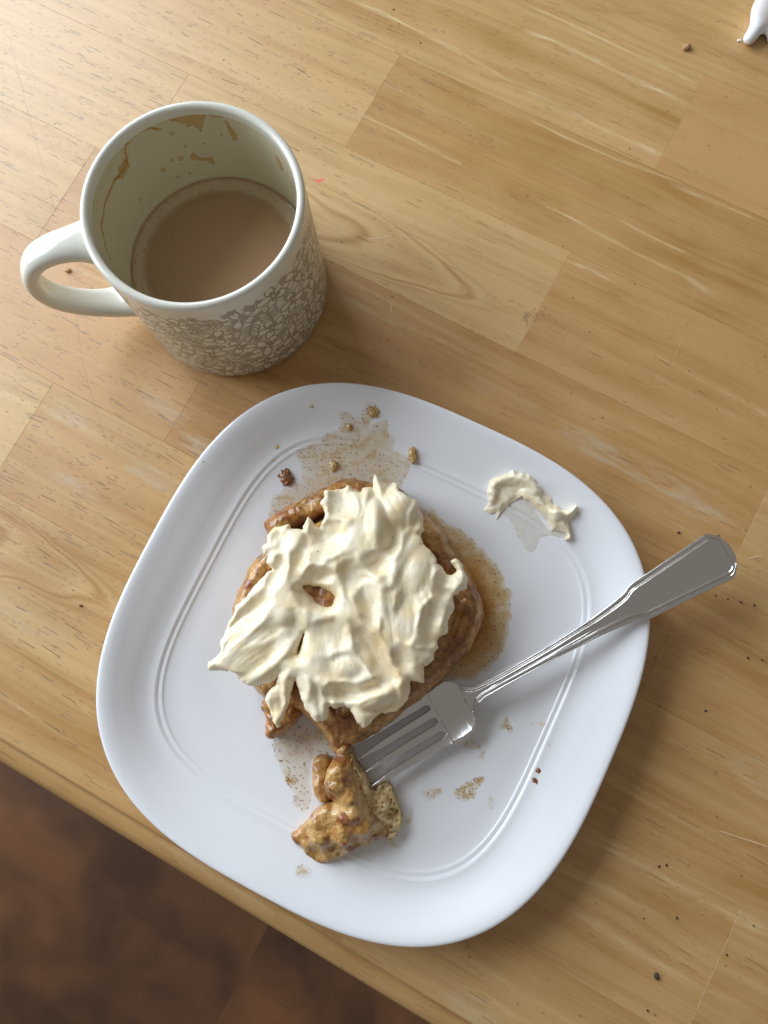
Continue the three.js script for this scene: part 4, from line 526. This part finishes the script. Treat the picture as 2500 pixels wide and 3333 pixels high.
// ---------------------------------------------------------------- syrup on the plate: thin coloured films with spice in them
const syrupMat = std({ vertexColors: true, transmission: 1, thickness: 0, roughness: 0.09, ior: 1.36, side: THREE.DoubleSide });
function filmSheet(poly, cell, depthOf, speckRate, tint, colorOf) {
  const xs = poly.map((p) => p[0]), zs = poly.map((p) => p[1]), x0 = Math.min(...xs) - 3, z0 = Math.min(...zs) - 3, nx = Math.ceil((Math.max(...xs) + 3 - x0) / cell), nz = Math.ceil((Math.max(...zs) + 3 - z0) / cell);
  const pos = [], idx = [], id = new Int32Array((nx + 1) * (nz + 1)).fill(-1), dd = [];
  for (let i = 0; i <= nx; i++) for (let k = 0; k <= nz; k++) {
    const x = x0 + i * cell, z = z0 + k * cell, d = polySd(poly, x, z) + fbm(x / 4.5, z / 4.5, 41, 2) * 2.0; if (d > cell * 1.3) continue;
    let sx = x, sz = z; if (d > 0) { const e = 0.1, f = (a, b) => polySd(poly, a, b) + fbm(a / 4.5, b / 4.5, 41, 2) * 2.0, gx = (f(x + e, z) - d) / e, gz = (f(x, z + e) - d) / e, gg = Math.max(gx * gx + gz * gz, 0.5); sx -= gx * d / gg; sz -= gz * d / gg; }
    const depth = depthOf(x, z, -d); id[i * (nz + 1) + k] = pos.length / 3; pos.push(sx, plateY(sx, sz) + 0.03 + 0.45 * Math.sqrt(clamp(-d / 1.3)) * (0.6 + depth * 0.4) + 0.05 * fbm(x / 2, z / 2, 3, 2), sz); dd.push(d > 0 ? 0 : depth);
  }
  for (let i = 0; i < nx; i++) for (let k = 0; k < nz; k++) { const a = id[i * (nz + 1) + k], b = id[(i + 1) * (nz + 1) + k], c = id[(i + 1) * (nz + 1) + k + 1], d = id[i * (nz + 1) + k + 1]; if (a >= 0 && b >= 0 && c >= 0) idx.push(a, c, b); if (a >= 0 && c >= 0 && d >= 0) idx.push(a, d, c); }
  if (colorOf) return meshData(pos, idx, colorOf);
  let n = 0;
  return meshData(pos, idx, (x, y, z) => {
    const e = dd[n++], f = tint.map((t) => Math.pow(t, e)), sp = noise(x * 1.7, z * 1.7, 77), big = noise(x * 0.8, z * 0.8, 71);
    const k = clamp((sp - speckRate) * 6) * (big > -0.15 ? 1 : 0.2); return [f[0] * (1 - 0.62 * k), f[1] * (1 - 0.8 * k), f[2] * (1 - 0.85 * k)];
  });
}
{
  const smear = scene.getObjectByName('frosting_smear'), film = part(smear, 'thin_film', filmSheet(smoothLoop(SMEARFILM, 60), 0.4, (x, z, d) => clamp(fbm(x / 5, z / 2.5, 5, 2) * 3 + 0.2), 1, [1, 1, 1], (x, y, z) => mix3([0.82, 0.79, 0.72], [0.83, 0.76, 0.60], clamp(0.4 + fbm(x / 4, y / 4, z / 4, 3) * 1.5))), std({ vertexColors: true, roughness: 0.4, transparent: true, opacity: 0.45 }), [50, 9, -60]);
  const tint = [0.84, 0.655, 0.41];
  const flat = (pts) => { const [x, z] = centre(pts); return [x, plateY(x, z), z]; };
  single('syrup_puddle', filmSheet(smoothLoop(PUD_R, 90), 0.45, (x, z, d) => 0.7 * step(-0.3, 4, d) + 1.2 * step(4, 16, d) + fbm(x / 5, z / 5, 3, 3) * 0.7, 0.38, tint), syrupMat, 'brown spiced syrup puddle beside the cinnamon roll near the fork neck', 'syrup', flat(PUD_R));
  single('syrup_puddle', filmSheet(smoothLoop(PUD_T, 110), 0.45, (x, z, d) => 0.18 * step(-0.5, 2.5, d) + 0.12 * step(3, 10, d) + Math.max(0, fbm(x / 4, z / 4, 6, 3)) * 1.0, 0.38, tint), syrupMat, 'thin speckled syrup splash spreading from the roll up onto the plate rim', 'syrup', flat(PUD_T));
  single('syrup_puddle', filmSheet(smoothLoop(PUD_L, 70), 0.5, (x, z, d) => 0.16 * step(-0.5, 3, d) + Math.max(0, fbm(x / 4, z / 6, 16, 3)) * 0.7, 0.34, tint), syrupMat, 'faint smeared syrup film between the roll and its torn piece', 'syrup', flat(PUD_L));
  const smudgeLabels = ['spice flecked syrup smudge on the plate beside the fork head', 'largest spice flecked syrup smudge on the bare part of the plate', 'pale syrup smudge between the largest smudge and the torn piece', 'small round syrup smudge between the largest smudge and the plate ring', 'narrow pale syrup smudge beside the torn piece, level with its crumbly side', 'faint syrup smudge touching the crumbly end of the torn piece', 'faint wide syrup smudge close to the fork tines', 'faint oval syrup smudge between the fork tines and the largest smudge', 'tiny pale syrup smudge on the plate ring beyond the fork head', 'thin pale syrup streak close to the plate ring beyond the fork head', 'spice flecked syrup smudge beside the syrupy lump of the torn piece', 'faint narrow syrup smudge near the syrupy lump of the torn piece', 'pale syrup smudge beyond the pointed end of the torn piece'];
  SPOTS.forEach(([x, z, rx, rz, deg, k], i) => {
    const c = Math.cos(deg * Math.PI / 180), s = Math.sin(deg * Math.PI / 180), poly = []; for (let q = 0; q < 24; q++) { const t = q / 24 * 6.283, r = 1 + fbm(Math.cos(t) + i * 3, Math.sin(t), 2, 2) * 0.9, X = Math.cos(t) * rx * r, Z = Math.sin(t) * rz * r; poly.push([x + X * c - Z * s, z + X * s + Z * c]); }
    single('syrup_smudge', filmSheet(poly, 0.35, (px, pz, d) => (k ? 0.75 : 0.4) * step(-0.2, 2.4, d) * Math.max(0, 0.6 + fbm(px / 2.4, pz / 2.4, i, 3) * 2.4), k ? 0.24 : 0.36, tint), syrupMat, smudgeLabels[i], 'syrup', [x, plateY(x, z), z], 'syrup smudges on the plate');
  });
  const bead = std({ color: rgb(0.62, 0.46, 0.25), roughness: 0.15 });
  const dropLabels = ['round tan syrup drop high on the plate rim, apart from the splash', 'largest round tan syrup drop on the plate rim near the ring', 'small reddish brown syrup drop touching the outside of the plate ring', 'small syrup drop at the very edge of the plate'];
  DROPS.forEach(([x, z, r], i) => { const g = new THREE.SphereGeometry(r * MM, 24, 12, 0, 6.2832, 0, Math.PI / 2); g.scale(1, 0.32, 1); const m = single('syrup_drop', g, bead, dropLabels[i], 'syrup', [0, 0, 0], 'syrup drops on the plate rim'); m.position.set(x * MM, (plateY(x, z) - 0.02) * MM, z * MM); });
  BITS.forEach(([x, z, rx, rz, hh, deg, k], i) => {
    const y0 = plateY(x, z), c = Math.cos(deg * Math.PI / 180), s = Math.sin(deg * Math.PI / 180);
    const col = (px, pz) => { const dx = px - x, dz = pz - z, u = (dx * c + dz * s) / rx, v = (-dx * s + dz * c) / rz, q = Math.sqrt(u * u + v * v) + fbm(px / 1.6, pz / 1.6, i * 5, 3) * 0.6; return (y) => smax((q - 1) * Math.min(rx, rz), y - y0 - hh * (1 - 0.5 * q * q) - noise(px / 0.9, pz / 0.9, i) * 0.4, 0.8); };
    const labels = ['dark glossy lump of cinnamon filling beside the roll', 'amber bead of syrup standing in the speckled splash', 'small amber bead of syrup high on the plate rim', 'tan patch of thick syrup at the tip of the splash', 'ragged brown shred of dough lying on the ring of the plate', 'smaller of two brown spice flakes on the empty ring of the plate', 'longer of two brown spice flakes on the empty ring of the plate'];
    const g = surfaceNets(x - rx * 1.7 - 1, x + rx * 1.7 + 1, y0 - 0.8, y0 + hh + 1.4, z - rz * 1.7 - 1, z + rz * 1.7 + 1, 0.26, col, (px, py, pz) => { const n = fbm(px / 1.4, py / 1.4, pz / 1.4, 3); const b = k ? mix3([0.16, 0.05, 0.014], [0.36, 0.15, 0.045], clamp(0.4 + n * 2)) : mix3([0.40, 0.22, 0.06], [0.60, 0.40, 0.15], clamp(0.5 + n * 2)); return noise(px * 2, py * 2, pz * 2) > 0.4 ? mix3(b, FILLING, 0.5) : b; });
    single(i < 5 ? 'roll_crumb' : 'spice_flake', g, glazed, labels[i], 'crumb', [x, y0, z], i >= 5 ? 'flakes on the plate ring' : undefined);
  });
}

// ---------------------------------------------------------------- the fork
{
  const tip = [-23.8, 51.4], e = [0.873, -0.4877], l = [0.4877, 0.873];   // along the fork, and to its right hand side
  const lane = [[0, 0], [40, -1.2], [57, -2.8], [103, -2.8], [180, -4.0]], rise = [[0, 12.5], [10, 10.6], [25, 9.6], [38, 10.0], [48, 12.2], [57, 15.4], [68, 18.0], [85, 19.2], [105, 19.6], [131, 20.6], [150, 22.0], [180, 24.6]];
  const lerpAt = (t, s) => { let i = 0; while (i + 2 < t.length && s > t[i + 1][0]) i++; const [a, u] = t[i], [b, v] = t[i + 1]; return mix(u, v, clamp((s - a) / (b - a))); };
  const smoothAt = (t, s) => (lerpAt(t, s - 4) + lerpAt(t, s) * 2 + lerpAt(t, s + 4)) / 4;
  const put = (s, q, y) => { const L = smoothAt(lane, s) + q; return [tip[0] + e[0] * s + l[0] * L, smoothAt(rise, s) + y, tip[1] + e[1] * s + l[1] * L]; };
  const at = [...put(90, 0, 0)]; at[1] = 10;
  const fork = thing('fork', 'stainless steel fork with a lined handle resting across the plate rim', 'fork', at);
  const steel = std({ color: rgb(0.72, 0.70, 0.67), metalness: 1, roughness: 0.17 });
  // a strip: stations along s with half width and, across, a height profile; closed below
  function strip(stations, NQ, topAt, thickAt) {
    const pos = [], idx = [], n = stations.length, ring = 2 * NQ + 2;
    for (const [s, a, b] of stations) {
      for (let i = 0; i <= NQ; i++) { const q = mix(a, b, i / NQ); pos.push(...put(s, q, topAt(s, q, a, b))); }
      for (let i = NQ; i >= 0; i--) { const q = mix(a, b, i / NQ); pos.push(...put(s, q, topAt(s, q, a, b) - thickAt(s, q, a, b))); }
    }
    for (let k = 0; k + 1 < n; k++) for (let i = 0; i < ring; i++) { const j = (i + 1) % ring, A = k * ring; idx.push(A + i, A + j, A + ring + i, A + j, A + ring + j, A + ring + i); }
    for (const k of [0, n - 1]) for (let i = 0; i < NQ; i++) { const A = k * ring, p = A + i, p2 = A + i + 1, r = A + ring - 1 - i, r2 = r - 1; k ? idx.push(p, p2, r, p2, r2, r) : idx.push(p, r, p2, p2, r, r2); }
    return meshData(pos, idx);
  }
  const range = (a, b, n) => [...Array(n + 1)].map((_, i) => mix(a, b, i / n));
  // handle and neck
  const half = [[52, 8.5], [54, 5.6], [56.5, 3.7], [60, 3.0], [70, 2.7], [95, 3.0], [115, 4.1], [124, 5.1], [130, 6.0], [133, 6.7], [134.8, 7.9], [137, 8.35], [140, 8.5], [170, 10.5], [173.8, 10.8], [175.2, 10.3], [178, 7.8], [179.4, 5.0], [180.4, 2.0]];
  const hs = range(52, 180.4, 320).map((s) => { const w = s > 173 || s < 62 ? lerpAt(half, s) : (lerpAt(half, s - 0.8) + lerpAt(half, s) + lerpAt(half, s + 0.8)) / 3; return [s, -w, w]; });
  const bevel = (d, r) => d < r ? -(r - Math.sqrt(Math.max(0, r * r - (r - d) * (r - d)))) : 0;
  const handleTop = (s, q, a, b) => {
    const d = Math.min(q - a, b - q), dEnd = Math.min(d, (180.4 - s) * 0.8), wide = step(100, 132, s);
    const edge = 2.0 * wide + 0.9 * (1 - wide);
    let y = 1 - 0.75 * Math.max(0, edge - dEnd) / edge * (0.5 + 0.5 * wide) + bevel(dEnd, 0.35);   // sloping border
    y -= 0.6 * Math.exp(-Math.pow((dEnd - edge) / 0.42, 2));                    // the pressed line
    y += 0.4 * Math.exp(-Math.pow((dEnd - edge - 1.0) / 0.42, 2));             // the bead inside it
    if (s < 130) y -= 0.3 * (1 - wide) * Math.exp(-Math.pow(q / 0.35, 2)) * step(62, 68, s);
    return y;
  };
  part(fork, 'handle', strip(hs, 110, handleTop, (s, q, a, b) => 0.25 + 1.9 * Math.pow(clamp(Math.min(q - a, b - q) / 1.2), 0.5)), steel, at);
  // bowl of the head and four tines
  const hw = [[36, 11.6], [44, 12.4], [48, 12.2], [50.5, 10.8], [52.6, 7.6]], dish = (q) => 0.017 * q * q - 0.5;
  part(fork, 'head', strip(range(37.5, 52.6, 60).map((s) => { const w = lerpAt(hw, s); return [s, -w, w]; }), 40, (s, q, a, b) => dish(q) + 1 + bevel(Math.min(q - a, b - q), 0.6) + step(48, 52.6, s) * 0.5, (s, q, a, b) => 0.2 + 1.3 * clamp(Math.min(q - a, b - q) / 0.6)), steel, at);
  [-9.3, -3.15, 3.15, 9.3].forEach((q0) => {
    const st = range(0, 39.5, 70).map((s) => { const w = mix(0.28, 1.0, step(0, 15, s)) * mix(1.5, 1.8, step(2, 38, s)) + step(35.5, 39.5, s) * 1.1, c = q0 * mix(0.975, 1, s / 40); return [s, c - w, c + w]; });
    part(fork, 'tine', strip(st, 16, (s, q, a, b) => dish(q) + 1 - step(3, 0, s) * 0.3 + bevel(Math.min(q - a, b - q), 0.35) + 0.012 * step(36, 38, s), (s, q, a, b) => 0.15 + 1.35 * step(0, 5, s) * clamp(Math.min(q - a, b - q) / 0.35 + 0.3)), steel, at);
  });
}

// ---------------------------------------------------------------- white ornament at the far corner of the table
{
  const blobs = [[170, 30, -300, 11], [170, 14, -297, 9], [159.5, 27, -303.5, 2.6], [168, 6, -289, 6]], at = [168, 0, -296];
  const cap = (p, a, b, r0, r1) => { const d = [b[0] - a[0], b[1] - a[1], b[2] - a[2]], w = [p[0] - a[0], p[1] - a[1], p[2] - a[2]], t = clamp((w[0] * d[0] + w[1] * d[1] + w[2] * d[2]) / (d[0] * d[0] + d[1] * d[1] + d[2] * d[2])); return Math.hypot(w[0] - d[0] * t, w[1] - d[1] * t, w[2] - d[2] * t) - mix(r0, r1, t); };
  const column = (X, Z) => (y) => { const p = [X - 2.5, y, Z + 11.5]; let d = cap(p, [172, 8, -300], [172, 34, -303], 8, 7); d = smin(d, cap(p, [167, 24, -304], [158.5, 24, -304.5], 2.8, 2.2), 1.5); d = smin(d, cap(p, [170, 4, -297], [164, 3.2, -288.5], 4, 3), 4); d = smin(d, cap(p, [176, 4, -297], [176, 3.2, -287.5], 4, 3), 4); return smax(d, 0.05 - y, 0.4); };
  single('ceramic_ornament', surfaceNets(152, 192, -2, 46, -330, -290, 0.7, column), std({ color: rgb(0.82, 0.83, 0.85), roughness: 0.25 }), 'glossy white ceramic ornament with rounded feet on the bare wood', 'ornament', at);
}

// ---------------------------------------------------------------- crumbs on the table
{
  const R = rng(404), grit = (r, seed) => { const g = mergeVertices(new THREE.IcosahedronGeometry(r * MM, 2).deleteAttribute('normal').deleteAttribute('uv')), p = g.attributes.position; for (let i = 0; i < p.count; i++) { const k = 1 + 0.55 * noise(p.getX(i) / r / MM * 1.3 + seed, p.getY(i) / r / MM * 1.3, p.getZ(i) / r / MM * 1.3); p.setXYZ(i, p.getX(i) * k * 1.3, p.getY(i) * k * 0.7, p.getZ(i) * k); } g.computeVertexNormals(); return g; };
  const dark = std({ color: rgb(0.06, 0.038, 0.022), roughness: 0.8 }), shapes = [1, 2, 3, 4].map((s) => grit(0.5, s * 7));
  CRUMBS.forEach(([x, z], i) => { const m = single('crumb', shapes[i % 4], dark, i === 12 ? 'largest dark brown crumb lying on the bare wood' : 'tiny dark brown crumb lying on the bare wood', 'crumb', [0, 0, 0], 'dark crumbs scattered on the table'); const k = i === 12 ? 2.0 : 0.5 + R() * 0.45; m.position.set(x * MM, 0.3 * k * MM, z * MM); m.rotation.y = R() * 6; m.scale.setScalar(k); });
  const extra = [['toasted tan crumb near the white ornament', [0.42, 0.25, 0.10], 1.7], ['tiny white crumb in front of the white ornament', [0.75, 0.72, 0.66], 0.7], ['little tan crumb on the wood inside the mug handle', [0.5, 0.32, 0.16], 1.1], ['tiny red brown crumb on the wood left of the plate', [0.2, 0.03, 0.015], 0.55]];
  CRUMB2.forEach(([x, z], i) => { const m = single('crumb', grit(extra[i][2], i * 11 + 3), std({ color: rgb(...extra[i][1]), roughness: 0.7 }), extra[i][0], 'crumb', [0, 0, 0]); m.position.set(x * MM, extra[i][2] * 0.6 * MM, z * MM); });
}

renderer.render(scene, camera);
